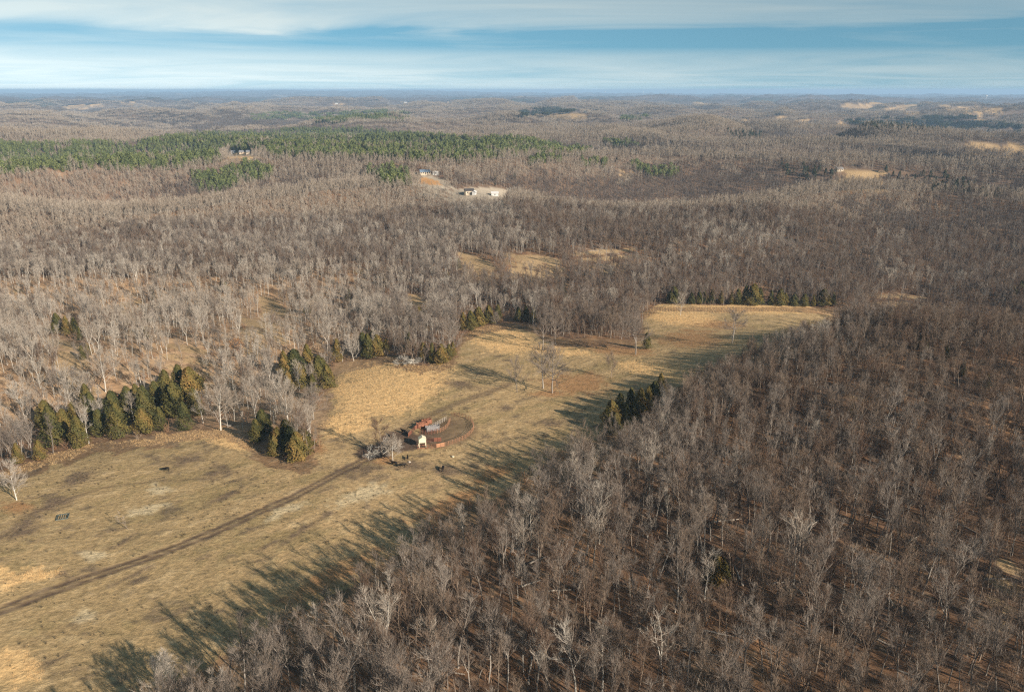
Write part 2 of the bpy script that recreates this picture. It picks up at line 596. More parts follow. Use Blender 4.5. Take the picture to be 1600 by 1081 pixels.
def ground_mat(name, s1, amp1, bump, rough_scale=1.0):
    """base colour from the mesh, fine grain from noise"""
    m, n, l, b = new_mat(name, 0.97)
    b.inputs['Specular IOR Level'].default_value = 0.05
    at = n.new('ShaderNodeAttribute')
    at.attribute_name = 'col'
    co = n.new('ShaderNodeTexCoord')
    mp = n.new('ShaderNodeMapping')
    mp.inputs['Rotation'].default_value = (0, 0, math.radians(-38))
    mp.inputs['Scale'].default_value = (0.7, 1.0, 1.0)
    l.new(co.outputs['Object'], mp.inputs['Vector'])
    t = n.new('ShaderNodeTexNoise')
    t.inputs['Scale'].default_value = s1
    t.inputs['Detail'].default_value = 8
    t.inputs['Roughness'].default_value = 0.68
    l.new(mp.outputs[0], t.inputs['Vector'])
    r = ramp(n, [(0.25, (1 - amp1, 1 - amp1, 1 - amp1)), (0.5, (1, 1, 1)), (0.75, (1 + amp1, 1 + amp1 * 0.95, 1 + amp1 * 0.85))])
    l.new(t.outputs['Fac'], r.inputs['Fac'])
    mx = n.new('ShaderNodeMix')
    mx.data_type = 'RGBA'
    mx.blend_type = 'MULTIPLY'
    mx.inputs[0].default_value = 1.0
    l.new(at.outputs['Color'], mx.inputs[6])
    l.new(r.outputs['Color'], mx.inputs[7])
    l.new(mx.outputs[2], b.inputs['Base Color'])
    bp = n.new('ShaderNodeBump')
    bp.inputs['Strength'].default_value = bump
    bp.inputs['Distance'].default_value = 0.5
    l.new(t.outputs['Fac'], bp.inputs['Height'])
    l.new(bp.outputs[0], b.inputs['Normal'])
    return m


GM_FIELD = ground_mat('pasture_ground', 1.0, 0.5, 0.8)
GM_FLOOR = ground_mat('leaf_litter_ground', 0.35, 0.5, 0.9)
GM_DIRT = ground_mat('dirt_ground', 0.6, 0.3, 0.6)
GM_FAR = ground_mat('far_ground', 0.02, 0.25, 0.4)

# ------------------------------------------------------------------ ground
fine = np.arange(-36.5, 36.51, 0.2)
ang = np.concatenate([np.arange(-180, -40, 5.0), np.arange(-40, -36.6, 0.8), fine, np.arange(37.2, 40.1, 0.8), np.arange(45, 180, 5.0)])
rad = [3, 15, 30, 45, 60, 70, 80, 88, 95, 100]
while rad[-1] < 470: rad.append(rad[-1] + 0.85)
while rad[-1] < 46000: rad.append(rad[-1] * 1.0065)
rad = np.array(rad)
NA, NR = len(ang), len(rad)
A, R = np.meshgrid(np.radians(ang), rad)
GX, GY = (R * np.sin(A)).ravel(), (R * np.cos(A)).ravel()
GZ = H(GX, GY)
GPX, GPY, GD = project(GX, GY, GZ)
near = (R.ravel() < 520) & (np.abs(A.ravel()) < 0.72)

TRACK = ground([(-60, 978), (0, 953), (60, 930), (130, 905), (200, 882), (270, 856), (340, 828), (400, 801), (460, 775), (510, 748), (550, 728), (580, 712), (605, 700)])
TRACK2 = ground([(625, 672), (645, 660), (680, 645), (715, 630), (760, 614), (795, 600)])
TRACK3 = ground([(-40, 838), (0, 822), (60, 798), (100, 782), (160, 762), (240, 752), (330, 748)])
LOOP = ground([(622, 682), (650, 662), (672, 652), (697, 650), (722, 656), (737, 665), (739, 674), (730, 683), (715, 690), (695, 694), (675, 698)])
PATH2 = ground([(0, 1040), (40, 1005), (110, 975), (180, 950)])

wob = lambda s, k: fbm(GX / s, GY / s, k, 3)
g1, g2, g3 = wob(3.0, 51), wob(9.0, 52), wob(30.0, 53)
# streaks that run with the valley
ca, sa = math.cos(math.radians(38)), math.sin(math.radians(38))
UX, UY = GX * ca + GY * sa, -GX * sa + GY * ca
st = fbm(UX / 8, UY / 2.6, 54, 4)
st2 = fbm(UX / 40, UY / 8, 58, 3)


def mixv(a, b, t):
    return a * (1 - t[:, None]) + np.array(b)[None, :] * t[:, None]


N = len(GX)
floor_c = np.tile(np.array([0.205, 0.120, 0.070]), (N, 1))
floor_c = mixv(floor_c, (0.105, 0.072, 0.052), ss(-0.1, 0.7, g2))
floor_c = mixv(floor_c, (0.33, 0.19, 0.10), ss(0.1, 0.8, -g3 + 0.6 * g1))
floor_c = mixv(floor_c, (0.26, 0.21, 0.15), 0.6 * ss(0.25, 0.8, g1))
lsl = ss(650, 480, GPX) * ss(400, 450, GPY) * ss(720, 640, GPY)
floor_c = mixv(floor_c, (0.47, 0.32, 0.19), lsl * (0.45 + 0.5 * ss(-0.3, 0.5, g2)))  # left slope litter lightened, its sunlight put into the colour
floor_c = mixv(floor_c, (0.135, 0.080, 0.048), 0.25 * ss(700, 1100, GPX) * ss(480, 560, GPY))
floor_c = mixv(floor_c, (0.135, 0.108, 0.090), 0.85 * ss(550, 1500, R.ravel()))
grass_c = np.tile(np.array([0.41, 0.286, 0.148]), (N, 1))
grass_c = mixv(grass_c, (0.34, 0.245, 0.125), 0.6 * ss(520, 200, GPX))
grass_c = mixv(grass_c, (0.52, 0.38, 0.21), ss(0.0, 0.9, 0.6 * st + 0.7 * g1))
grass_c = mixv(grass_c, (0.25, 0.190, 0.088), 0.6 * ss(0.0, 0.7, st2 + 0.5 * g1))
grass_c = mixv(grass_c, (0.155, 0.115, 0.080), 0.75 * ss(0.22, 0.85, -0.6 * st + 0.6 * g2 + 0.3 * g1))
P = lambda e, soft=0.5: ss(0.0, soft, e + 0.35 * g1 + 0.15 * g2)
jx, jy = GPX + 5 * g2, GPY + 4 * g2
# pale straw: thick broomsedge
straw = np.zeros(N)
for e in ((600, 610, 95, 48, -8), (640, 600, 80, 40, -25), (545, 660, 45, 25, -20), (780, 530, 60, 24, 10), (1180, 482, 150, 10, 0),
          (1060, 492, 65, 18, 5), (870, 548, 65, 8, 6), (1010, 575, 60, 12, 8), (300, 678, 130, 12, -8), (90, 712, 70, 12, -18),
          (370, 690, 50, 14, 10), (30, 735, 40, 9, -10), (20, 1040, 50, 34, 30), (0, 905, 40, 22, 0), (60, 895, 38, 12, -10)):
    straw = np.maximum(straw, P(ell(jx, jy, *e), 0.35))
pale = np.zeros(N)
for e in ((250, 766, 26, 10, 0), (228, 797, 44, 11, -12), (150, 868, 26, 11, -8), (135, 962, 26, 14, 0), (560, 775, 70, 14, -15), (440, 800, 50, 10, -20)):
    pale = np.maximum(pale, P(ell(jx, jy, *e), 0.6))
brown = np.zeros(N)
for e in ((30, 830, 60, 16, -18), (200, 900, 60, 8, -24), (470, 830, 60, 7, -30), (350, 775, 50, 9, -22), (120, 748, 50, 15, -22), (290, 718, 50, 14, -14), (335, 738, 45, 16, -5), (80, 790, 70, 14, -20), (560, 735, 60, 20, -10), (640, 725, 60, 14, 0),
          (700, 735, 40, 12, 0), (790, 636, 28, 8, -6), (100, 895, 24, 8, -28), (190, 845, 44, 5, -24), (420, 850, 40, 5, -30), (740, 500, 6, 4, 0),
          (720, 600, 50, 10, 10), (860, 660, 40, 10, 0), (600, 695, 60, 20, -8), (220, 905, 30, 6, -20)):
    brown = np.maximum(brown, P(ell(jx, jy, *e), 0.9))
rust = np.zeros(N)
for e in ((900, 600, 70, 22, 0), (860, 615, 40, 9, 0), (960, 545, 80, 12, 6), (1080, 530, 70, 18, 0), (1100, 505, 80, 10, 5), (25, 792, 34, 14, 0), (10, 720, 20, 8, 0),
          (490, 700, 26, 10, 10), (600, 720, 24, 8, 0), (820, 505, 40, 6, 5), (770, 740, 60, 14, -20), (520, 900, 120, 20, -25), (700, 790, 80, 20, -20)):
    rust = np.maximum(rust, P(ell(jx, jy, *e), 0.6))
grass_c = mixv(grass_c, (0.36, 0.20, 0.095), 0.9 * rust)
grass_c = mixv(grass_c, (0.76, 0.50, 0.235), straw * (0.85 - 0.35 * ss(0.1, 0.6, g1)))
grass_c = mixv(grass_c, (0.56, 0.45, 0.28), 0.85 * pale)
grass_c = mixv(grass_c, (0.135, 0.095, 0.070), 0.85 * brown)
dirt_c = np.tile(np.array([0.100, 0.068, 0.050]), (N, 1))
dirt_c = mixv(dirt_c, (0.155, 0.110, 0.080), ss(0, 0.8, g1))
d1 = np.full(N, 1e3); d2 = d1.copy(); d3 = d1.copy(); d4 = d1.copy(); d5 = d1.copy()
d1[near] = line_dist(GX[near], GY[near], TRACK)
d2[near] = line_dist(GX[near], GY[near], TRACK2)
d3[near] = line_dist(GX[near], GY[near], TRACK3)
d4[near] = line_dist(GX[near], GY[near], LOOP)
d5[near] = line_dist(GX[near], GY[near], PATH2)
w1 = 1.75 + 0.5 * g2 + 0.35 * g1
track_m = ss(w1 + 0.7, w1 - 0.3, d1)
rut = (1 - 0.8 * np.exp(-(d1 / 0.5) ** 2)) * (1 - 0.25 * ss(0.0, 0.6, g1 + g2))         # grassy middle between the ruts
lot = np.zeros(N)
for e in ((690, 675, 52, 20, -14), (630, 690, 40, 18, -8), (585, 705, 34, 12, -8)):
    lot = np.maximum(lot, ss(-0.08, 0.18, ell(jx, jy, *e) + 0.18 * g1))
inner = ss(0.0, 0.3, ell(GPX, GPY, 706, 668, 20, 8, -14) + 0.2 * g1)
lot = lot * (1 - 0.35 * ss(650, 720, GPX))
loop_m = ss(3.0 + g2, 1.2 + g2, d4 + 0.5 * g1) * (0.75 - 0.5 * ss(-0.1, 0.5, g2))
t_dirt = np.maximum.reduce([track_m * rut, 0.55 * ss(1.6, 0.5, np.abs(d2 - 0.8) + 0.2 * g1), 0.35 * ss(1.2, 0.3, d3 + 0.3 * g1), 0.97 * lot, 0.75 * loop_m, 0.2 * ss(1.5, 0.3, d5)])
field_c = grass_c * (1 - t_dirt[:, None]) + dirt_c * t_dirt[:, None]
# far open ground
gv, gk = gap_value(GPX, GPY)
gap_c = np.where((gk == 0)[:, None], np.array([0.40, 0.28, 0.155])[None], np.where((gk == 1)[:, None], np.array([0.38, 0.32, 0.245])[None], np.array([0.48, 0.27, 0.12])[None]))
gap_c = gap_c * (1 + 0.25 * g3[:, None])

wx, wy = perlin(GX / 6, GY / 6, 41), perlin(GX / 6, GY / 6, 42)
op = np.zeros(N, bool)
gp = np.zeros(N, bool)
for hh in (0.0, 5.0, 10.0, 14.0):
    qx, qy, _ = project(GX, GY, GZ + hh)
    op |= in_poly(qx + 9 * wx * wfac(qy), qy + 7 * wy * wfac(qy), FIELD)
    v_, k_ = gap_value(qx, qy)
    gp |= v_ + perlin(GX / 25, GY / 25, 43) * 0.35 + perlin(GX / 9, GY / 9, 44) * 0.2 > 0.0
gp &= ~op
front = GY > 60
op &= front; gp &= front
# litter creeping over the shaded near edge of the pasture
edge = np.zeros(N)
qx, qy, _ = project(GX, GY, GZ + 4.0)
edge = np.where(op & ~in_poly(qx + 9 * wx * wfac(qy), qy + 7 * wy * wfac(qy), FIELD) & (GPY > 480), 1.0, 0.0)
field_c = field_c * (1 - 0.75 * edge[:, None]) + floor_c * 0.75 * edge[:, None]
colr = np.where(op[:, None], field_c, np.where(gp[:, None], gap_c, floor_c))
# tussock relief
relief = np.where(near, 0.10 * g1 + 0.10 * straw * np.abs(wob(1.6, 57)) - 0.16 * track_m * rut - 0.10 * np.minimum(lot, 1), 0)
GZ2 = GZ + relief
VV = np.stack([GX, GY, GZ2], 1)
ia = np.arange(NA); ib = (ia + 1) % NA
rr = np.arange(NR - 1)
q = np.stack([(rr[:, None] * NA + ia), (rr[:, None] * NA + ib), ((rr[:, None] + 1) * NA + ib), ((rr[:, None] + 1) * NA + ia)], -1).reshape(-1, 4)
q = q[:, ::-1]
cls = np.zeros(N, int)                        # 0 forest floor, 1 pasture, 2 track, 3 trampled lot, 4 far fields
cls[op] = 1
cls[gp] = 4
cls[op & (track_m > 0.4)] = 2
cls[op & ((lot > 0.5) | (loop_m > 0.6)) & (cls != 2)] = 3
fc = np.max(cls[q], axis=1)
fc = np.where((cls[q] == 4).any(1) & (np.median(cls[q], axis=1) < 4), 0, fc)
fr = R.ravel()[q[:, 0]]
yard = (gk == 1) & gp


def sub(faces):
    u, inv = np.unique(faces, return_inverse=True)
    return u, inv.reshape(faces.shape)


def ground_piece(name, sel, m):
    u, f = sub(q[sel])
    me = np_mesh(name, VV[u], f, (m,), True, col=colr[u])
    return tag(link(name, me), kind='structure')


yf = yard[q].any(1) & (fc == 4)
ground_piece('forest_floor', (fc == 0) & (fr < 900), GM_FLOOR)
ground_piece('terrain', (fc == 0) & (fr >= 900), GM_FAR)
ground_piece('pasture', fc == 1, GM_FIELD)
ground_piece('dirt_track', fc == 2, GM_DIRT)
ground_piece('trampled_dirt_lot', fc == 3, GM_DIRT)
ground_piece('open_fields', (fc == 4) & ~yf, GM_FIELD)
ground_piece('gravel_yard', yf, GM_DIRT)

# far woods that read as one mass: a bumpy canopy sheet over the terrain beyond the trees that stand singly
FAR0 = 7200.0
selr = (R.ravel() > FAR0)
fb = (fr > FAR0) & (fc == 0) & (np.abs(np.degrees(np.arctan2(GX, GY))[q[:, 0]]) < 39)
u, f = sub(q[fb])
cb_ = 9 + 5 * perlin(GX[u] / 60, GY[u] / 60, 61) + 4 * perlin(GX[u] / 170, GY[u] / 240, 62)
vv = VV[u].copy(); vv[:, 2] += cb_
n6 = perlin(GX[u] / 1500, GY[u] / 900, 63)
fcol = np.tile(np.array([0.120, 0.095, 0.082]), (len(u), 1))
fcol = mixv(fcol, (0.060, 0.066, 0.045), 0.8 * ss(0.25, 0.55, n6))
fcol = mixv(fcol, (0.30, 0.23, 0.16), 0.7 * ss(0.55, 0.7, perlin(GX[u] / 800, GY[u] / 1900, 64)))
tag(link('distant_forest', np_mesh('distant_forest', vv, f, (GM_FAR,), True, col=fcol)),
    'brown bare woods running unbroken to the hazy horizon', 'forest', None, 'stuff')


# ------------------------------------------------------------------ bare trees
def unit(v):
    return v / (np.linalg.norm(v) + 1e-9)


def grow(r, height=15.0, spread=3.0, base=0.40, limbs=13, rise=0.75, fork=False, lean=0.04, l2=7, l3=6, l4=3, thick=1.0, wig=0.10, lv=4):
    """segments of a leafless tree: list of (p0, p1, r0, r1, level)"""
    segs = []
    up = np.array([0, 0, 1.0])

    def path(p, d, L, n, r0, r1, level, bend, w):
        pts = [p]
        for i in range(n):
            d = unit(d + r.normal(0, w, 3) + up * bend)
            p2 = p + d * (L / n)
            a, b = r0 + (r1 - r0) * i / n, r0 + (r1 - r0) * (i + 1) / n
            segs.append((p, p2, a, b, level))
            p = p2
            pts.append(p)
        return pts, d

    def at(pts, t):
        k = t * (len(pts) - 1)
        i = min(int(k), len(pts) - 2)
        return pts[i] + (pts[i + 1] - pts[i]) * (k - i), unit(pts[i + 1] - pts[i])

    def side(d, open_):
        s_ = unit(np.cross(d, r.normal(0, 1, 3)))
        return unit(d * math.cos(open_) + s_ * math.sin(open_))

    stems = []
    R0 = 0.0115 * height * thick
    d0 = unit(np.array([r.normal(0, lean), r.normal(0, lean), 1.0]))
    if fork:
        fh = height * base * r.uniform(0.6, 0.9)
        pts, dd = path(np.array([0, 0, -0.5]), d0, fh, 4, R0, R0 * .8, 0, 0.0, 0.03)
        for k in range(2 + (r.random() < 0.5)):
            s2, _ = path(pts[-1], side(dd, r.uniform(0.2, 0.45)), height - fh, 6, R0 * .65, R0 * .08, 0, 0.10, wig)
            stems.append((s2, 0.12))
    else:
        pts, dd = path(np.array([0, 0, -0.5]), d0, height * 0.95, 9, R0, R0 * .08, 0, 0.02, 0.05)
        stems.append((pts, base))
    for pts, b0 in stems:
        n = limbs if len(stems) == 1 else int(limbs * 0.7)
        for i in range(n):
            t = b0 + (0.97 - b0) * (i + r.uniform(0, 0.9)) / n
            p, d = at(pts, t)
            rel = (t - b0) / (1 - b0 + 1e-6)
            L = spread * (1.15 - 0.75 * rel) * r.uniform(0.7, 1.25)
            rb = R0 * (0.46 - 0.26 * rel)
            azm = i * 2.4 + r.uniform(-0.4, 0.4)
            o_ = np.array([math.cos(azm), math.sin(azm), 0])
            dl = unit(o_ + up * rise * r.uniform(0.6, 1.4))
            pl, _ = path(p, dl, L, 4, rb, rb * 0.25, 1, 0.16, wig * 1.5)
            for j in range(l2):
                t2 = 0.25 + 0.75 * (j + r.random()) / l2
                p2, d2_ = at(pl, min(t2, 0.99))
                L2 = L * r.uniform(0.30, 0.55)
                pm, _ = path(p2, side(d2_, r.uniform(0.3, 0.65)), L2, 2, rb * 0.36, rb * 0.16, 2, 0.18, 0.15)
                if lv < 3:
                    continue
                for k in range(l3):
                    p3, d3_ = at(pm, min(0.2 + 0.8 * (k + r.random()) / l3, 0.99))
                    L3 = r.uniform(0.5, 1.2)
                    pn, _ = path(p3, side(d3_, r.uniform(0.2, 0.6)), L3, 1, 0.019, 0.010, 3, 0.15, 0.1)
                    if lv < 4:
                        continue
                    for m_ in range(l4):
                        p4, d4_ = at(pn, r.uniform(0.2, 1.0))
                        e = p4 + side(d4_, r.uniform(0.2, 0.6)) * r.uniform(0.4, 0.9) + up * 0.12
                        segs.append((p4, e, 0.011, 0.003, 4))
    return segs


def seg_mesh(segs, sides=(5, 3), ribbon_from=3, wmul=1.0, r=None):
    """tube / ribbon / spike geometry, as (verts, triangles, levels)"""
    P0 = np.array([s[0] for s in segs]); P1 = np.array([s[1] for s in segs])
    R0_ = np.array([s[2] for s in segs]); R1_ = np.array([s[3] for s in segs])
    LV = np.array([s[4] for s in segs])
    D = P1 - P0
    D /= np.linalg.norm(D, axis=1)[:, None] + 1e-9
    ref = r.normal(0, 1, D.shape)
    U = np.cross(D, ref); U /= np.linalg.norm(U, axis=1)[:, None] + 1e-9
    W = np.cross(D, U)
    vs, fs, ls = [], [], []
    n = 0
    for lev, k in ((0, sides[0]), (1, sides[1])):
        m = (LV == 0) if lev == 0 else ((LV >= 1) & (LV < ribbon_from))
        if not m.any():
            continue
        c = m.sum()
        th = 2 * np.pi * np.arange(k) / k
        ring = U[m][:, None] * np.cos(th)[None, :, None] + W[m][:, None] * np.sin(th)[None, :, None]
        a = P0[m][:, None] + ring * R0_[m][:, None, None]
        b = P1[m][:, None] + ring * R1_[m][:, None, None]
        v = np.concatenate([a, b], 1).reshape(-1, 3)
        j = np.arange(k); j2 = (j + 1) % k
        f1 = np.stack([j, j2, j2 + k], 1); f2 = np.stack([j, j2 + k, j + k], 1)
        ff = np.concatenate([f1, f2])[None] + (np.arange(c) * 2 * k)[:, None, None]
        vs.append(v); fs.append(ff.reshape(-1, 3) + n); ls.append(np.full(c * 2 * k, lev))
        n += len(v)
    m = LV >= ribbon_from
    m3 = m & (LV < 4)
    if m3.any():
        c = m3.sum()
        w0 = (R0_[m3] * wmul)[:, None]; w1_ = (R1_[m3] * wmul)[:, None]
        v = np.stack([P0[m3] - U[m3] * w0, P0[m3] + U[m3] * w0, P1[m3] + U[m3] * w1_, P1[m3] - U[m3] * w1_], 1).reshape(-1, 3)
        ff = np.array([[0, 1, 2], [0, 2, 3]])[None] + (np.arange(c) * 4)[:, None, None]
        vs.append(v); fs.append(ff.reshape(-1, 3) + n); ls.append(np.full(c * 2, 2)); n += len(v)
    m4 = LV == 4
    if m4.any():
        c = m4.sum()
        w0 = (R0_[m4] * wmul)[:, None]
        v = np.stack([P0[m4] - U[m4] * w0, P0[m4] + U[m4] * w0, P1[m4]], 1).reshape(-1, 3)
        ff = np.arange(c * 3).reshape(-1, 3)
        vs.append(v); fs.append(ff + n); ls.append(np.full(c, 2)); n += len(v)
    return np.concatenate(vs), np.concatenate(fs), np.concatenate(ls)


FORMS = {
    'slender': dict(height=15, spread=2.5, base=0.38, limbs=13, rise=2.0, l2=5, l3=5, l4=2),
    'forked': dict(height=15, spread=2.8, base=0.5, limbs=13, rise=1.7, fork=True, l2=5, l3=5, l4=2),
    'broad': dict(height=14.5, spread=4.6, base=0.32, limbs=14, rise=1.3, l2=7, l3=5, l4=2, wig=0.13),
}
proto_trees = []           # (form, tone index, trunk mesh, crown mesh, joined mesh)
for fi, form in enumerate(('slender', 'forked', 'broad', 'slender', 'forked', 'broad', 'slender', 'broad', 'slender', 'forked', 'broad', 'slender', 'forked', 'slender')):
    tone = (0, 1, 1, 1, 2, 2, 2, 0, 1, 0, 2, 2, 1, 1)[fi]
    r = np.random.default_rng(100 + fi)
    v, t, lvl = seg_mesh(grow(r, **FORMS[form]), (5, 3), 3, 1.0, r)
    tr = t[lvl == 0]; cr = t[lvl > 0]
    u, f = sub(tr); trunk = np_mesh('trunk', v[u], f, (BARK[tone],), True)
    u, f = sub(cr); crown = np_mesh('crown', v[u], f, (TWIG[tone],))
    both = np_mesh('bare_tree', v, t, (BARK[tone], TWIG[tone]), False, mat_idx=(lvl > 0).astype(int))
    proto_trees.append((form, tone, trunk, crown, both))

OPEN_FORMS = [
    dict(height=12, spread=5.2, base=0.16, limbs=17, rise=0.8, l2=9, l3=6, l4=3, wig=0.16, thick=1.5),
    dict(height=16, spread=6.5, base=0.25, limbs=20, rise=0.6, l2=10, l3=6, l4=4, wig=0.16, thick=1.5),
    dict(height=14, spread=6.5, base=0.45, limbs=16, rise=0.35, fork=True, l2=9, l3=6, l4=3, wig=0.22, thick=1.7),
    dict(height=9, spread=3.4, base=0.2, limbs=14, rise=0.9, l2=8, l3=5, l4=3, wig=0.12, thick=1.2),
]


def tree_parts(r, kw, tone, wmul=1.1):
    v, t, lvl = seg_mesh(grow(r, **kw), (6, 4), 3, wmul, r)
    u, f = sub(t[lvl == 0]); trunk = np_mesh('trunk', v[u], f, (BARK[tone],), True)
    u, f = sub(t[lvl > 0]); crown = np_mesh('crown', v[u], f, (TWIG[tone],))
    return trunk, crown


# small stuff: brush
def brush_mesh(seed, n=9, h=2.2, m=M_BRUSH):
    r = np.random.default_rng(seed)
    sg = []
    for i in range(n):
        p = np.array([r.normal(0, .25), r.normal(0, .25), -0.1])
        d = unit(np.array([r.normal(0, .45), r.normal(0, .45), 1.0]))
        L = h * r.uniform(.6, 1.1)
        e = p + d * L
        sg.append((p, p + d * L * .5, .030, .02, 3)); sg.append((p + d * L * .5, e, .022, .010, 3))
        for j in range(9):
            a = p + d * L * r.uniform(.3, 1)
            sg.append((a, a + unit(d + r.normal(0, .6, 3)) * L * r.uniform(.2, .4), .017, .003, 4))
    v, t, _ = seg_mesh(sg, wmul=1.4, r=r)
    return np_mesh('brush', v, t, (m,))


# clumps of trees for the middle distance and beyond
def clump_mesh(seed, n, size, wmul, kw, lv, mats):
    r = np.random.default_rng(seed)
    vs, ts, ls, tn = [], [], [], []
    off = 0
    for i in range(n):
        k = dict(kw)
        k['height'] *= r.uniform(.72, 1.15); k['spread'] *= r.uniform(.8, 1.25)
        v, t, lvl = seg_mesh(grow(r, lv=lv, **k), (3, 3), 2, wmul, r)
        a = r.uniform(0, 6.28)
        gx = (i % int(math.sqrt(n) + .999) + .5) / math.sqrt(n) - .5
        gy = (i // int(math.sqrt(n) + .999) + .5) / math.sqrt(n) - .5
        p = np.array([(gx + r.normal(0, .10)) * size, (gy + r.normal(0, .10)) * size, 0])
        c_, s_ = math.cos(a), math.sin(a)
        v = np.stack([v[:, 0] * c_ - v[:, 1] * s_, v[:, 0] * s_ + v[:, 1] * c_, v[:, 2]], 1) + p
        vs.append(v); ts.append(t + off); ls.append(lvl); tn.append(np.full(len(v), r.uniform(0, .65)))
        off += len(v)
    lvl = np.concatenate(ls)
    return np_mesh('bare_tree_clump', np.concatenate(vs), np.concatenate(ts), mats, mat_idx=(lvl > 0).astype(int), tint=np.concatenate(tn))


MID_KW = dict(height=11.8, spread=2.4, base=0.36, limbs=9, rise=1.7, l2=4, l3=4, l4=2)
LOW_KW = dict(height=11.8, spread=2.5, base=0.45, limbs=6, rise=1.0, l2=5, l3=2, l4=1)
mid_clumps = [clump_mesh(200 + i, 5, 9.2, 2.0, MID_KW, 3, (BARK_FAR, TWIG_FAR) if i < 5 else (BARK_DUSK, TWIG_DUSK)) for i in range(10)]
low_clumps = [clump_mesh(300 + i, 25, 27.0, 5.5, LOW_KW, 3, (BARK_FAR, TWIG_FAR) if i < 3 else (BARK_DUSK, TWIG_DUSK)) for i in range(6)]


# ------------------------------------------------------------------ evergreens
def conifer_meshes(seed, h, rad_, n, card, shape, m, trunk_h, mt):
    """crown of small leaf sprays through its volume, uneven outline; and a trunk"""
    r = np.random.default_rng(seed)
    lob = r.uniform(0.6, 1.0, 9); lob_a = r.uniform(0, 6.28, 9); lob_z = r.uniform(0, 1, 9)
    t = r.random(n) ** (0.85 if shape == 'cone' else 1.0)
    z = trunk_h + (h - trunk_h) * t
    a = r.uniform(0, 2 * math.pi, n)
    if shape == 'cone':
        prof = np.clip(np.minimum(t / 0.12, 1.0), 0, 1) ** .5 * (1 - t) ** 0.66 + 0.03
    else:
        prof = np.sqrt(np.clip(1 - (2 * t - 0.9) ** 2 / 1.25, 0.03, 1))
    bump_ = 1 + 0.30 * np.sin(a * 3 + seed) * np.cos(z * 1.7 + seed) + 0.18 * np.sin(a * 5 + z * 2.3) + 0.10 * np.sin(z * 5 + a)
    rr_ = rad_ * prof * bump_ * (0.55 + 0.5 * r.random(n) ** 0.5)
    c = np.stack([rr_ * np.cos(a), rr_ * np.sin(a), z], 1)
    out = np.stack([np.cos(a), np.sin(a), 0.35 + 0 * a], 1) + r.normal(0, .45, (n, 3))
    out /= np.linalg.norm(out, axis=1)[:, None]
    u_ = np.cross(out, r.normal(0, 1, (n, 3))); u_ /= np.linalg.norm(u_, axis=1)[:, None]
    w_ = np.cross(out, u_)
    s_ = card * r.uniform(.6, 1.4, n)[:, None]
    v = np.stack([c - u_ * s_ * .6, c + w_ * s_ * .5 + out * s_ * .2, c + u_ * s_ * .7 + out * s_ * .4, c - w_ * s_ * .5], 1).reshape(-1, 3)
    f = (np.arange(n) * 4)[:, None] + np.array([[0, 3, 2, 1]])
    f = f.reshape(-1, 4)
    tint = np.repeat(np.clip(0.5 + 0.5 * np.sin(a * 2 + z * 1.3 + seed) * 0.8 + r.normal(0, .25, n), 0, 1), 4)
    crown = (v, f, tint)
    tr = MB().tube([(0, 0, -0.4), (0.05, 0, h * .4), (0, 0.03, h * .9)], [h * .022, h * .015, h * .004], 5)
    return crown, (tr.v, tr.f)


def conifer_pair(seed, h, rad_, n, card, shape, m, trunk_h, mt):
    (v, f, ti), (tv, tf) = conifer_meshes(seed, h, rad_, n, card, shape, m, trunk_h, mt)
    return np_mesh('crown', v, f, (m,), tint=ti), np_mesh('trunk', tv, tf, (mt,), True)


def conifer_joined(seed, trees, m):
    """one mesh of several far evergreens"""
    r = np.random.default_rng(seed)
    vs, fs, tn, off = [], [], [], 0
    for (x, y, h, rd, n, card, shape) in trees:
        (v, f, ti), _ = conifer_meshes(int(r.integers(999)), h, rd, n, card, shape, m, h * .15, BARK[2])
        vs.append(v + np.array([x, y, 0])); fs.append(f + off); tn.append(np.clip(ti * .5 + r.uniform(0, .5), 0, 1)); off += len(v)
    return np_mesh('evergreen', np.concatenate(vs), np.concatenate(fs), (m,), tint=np.concatenate(tn))


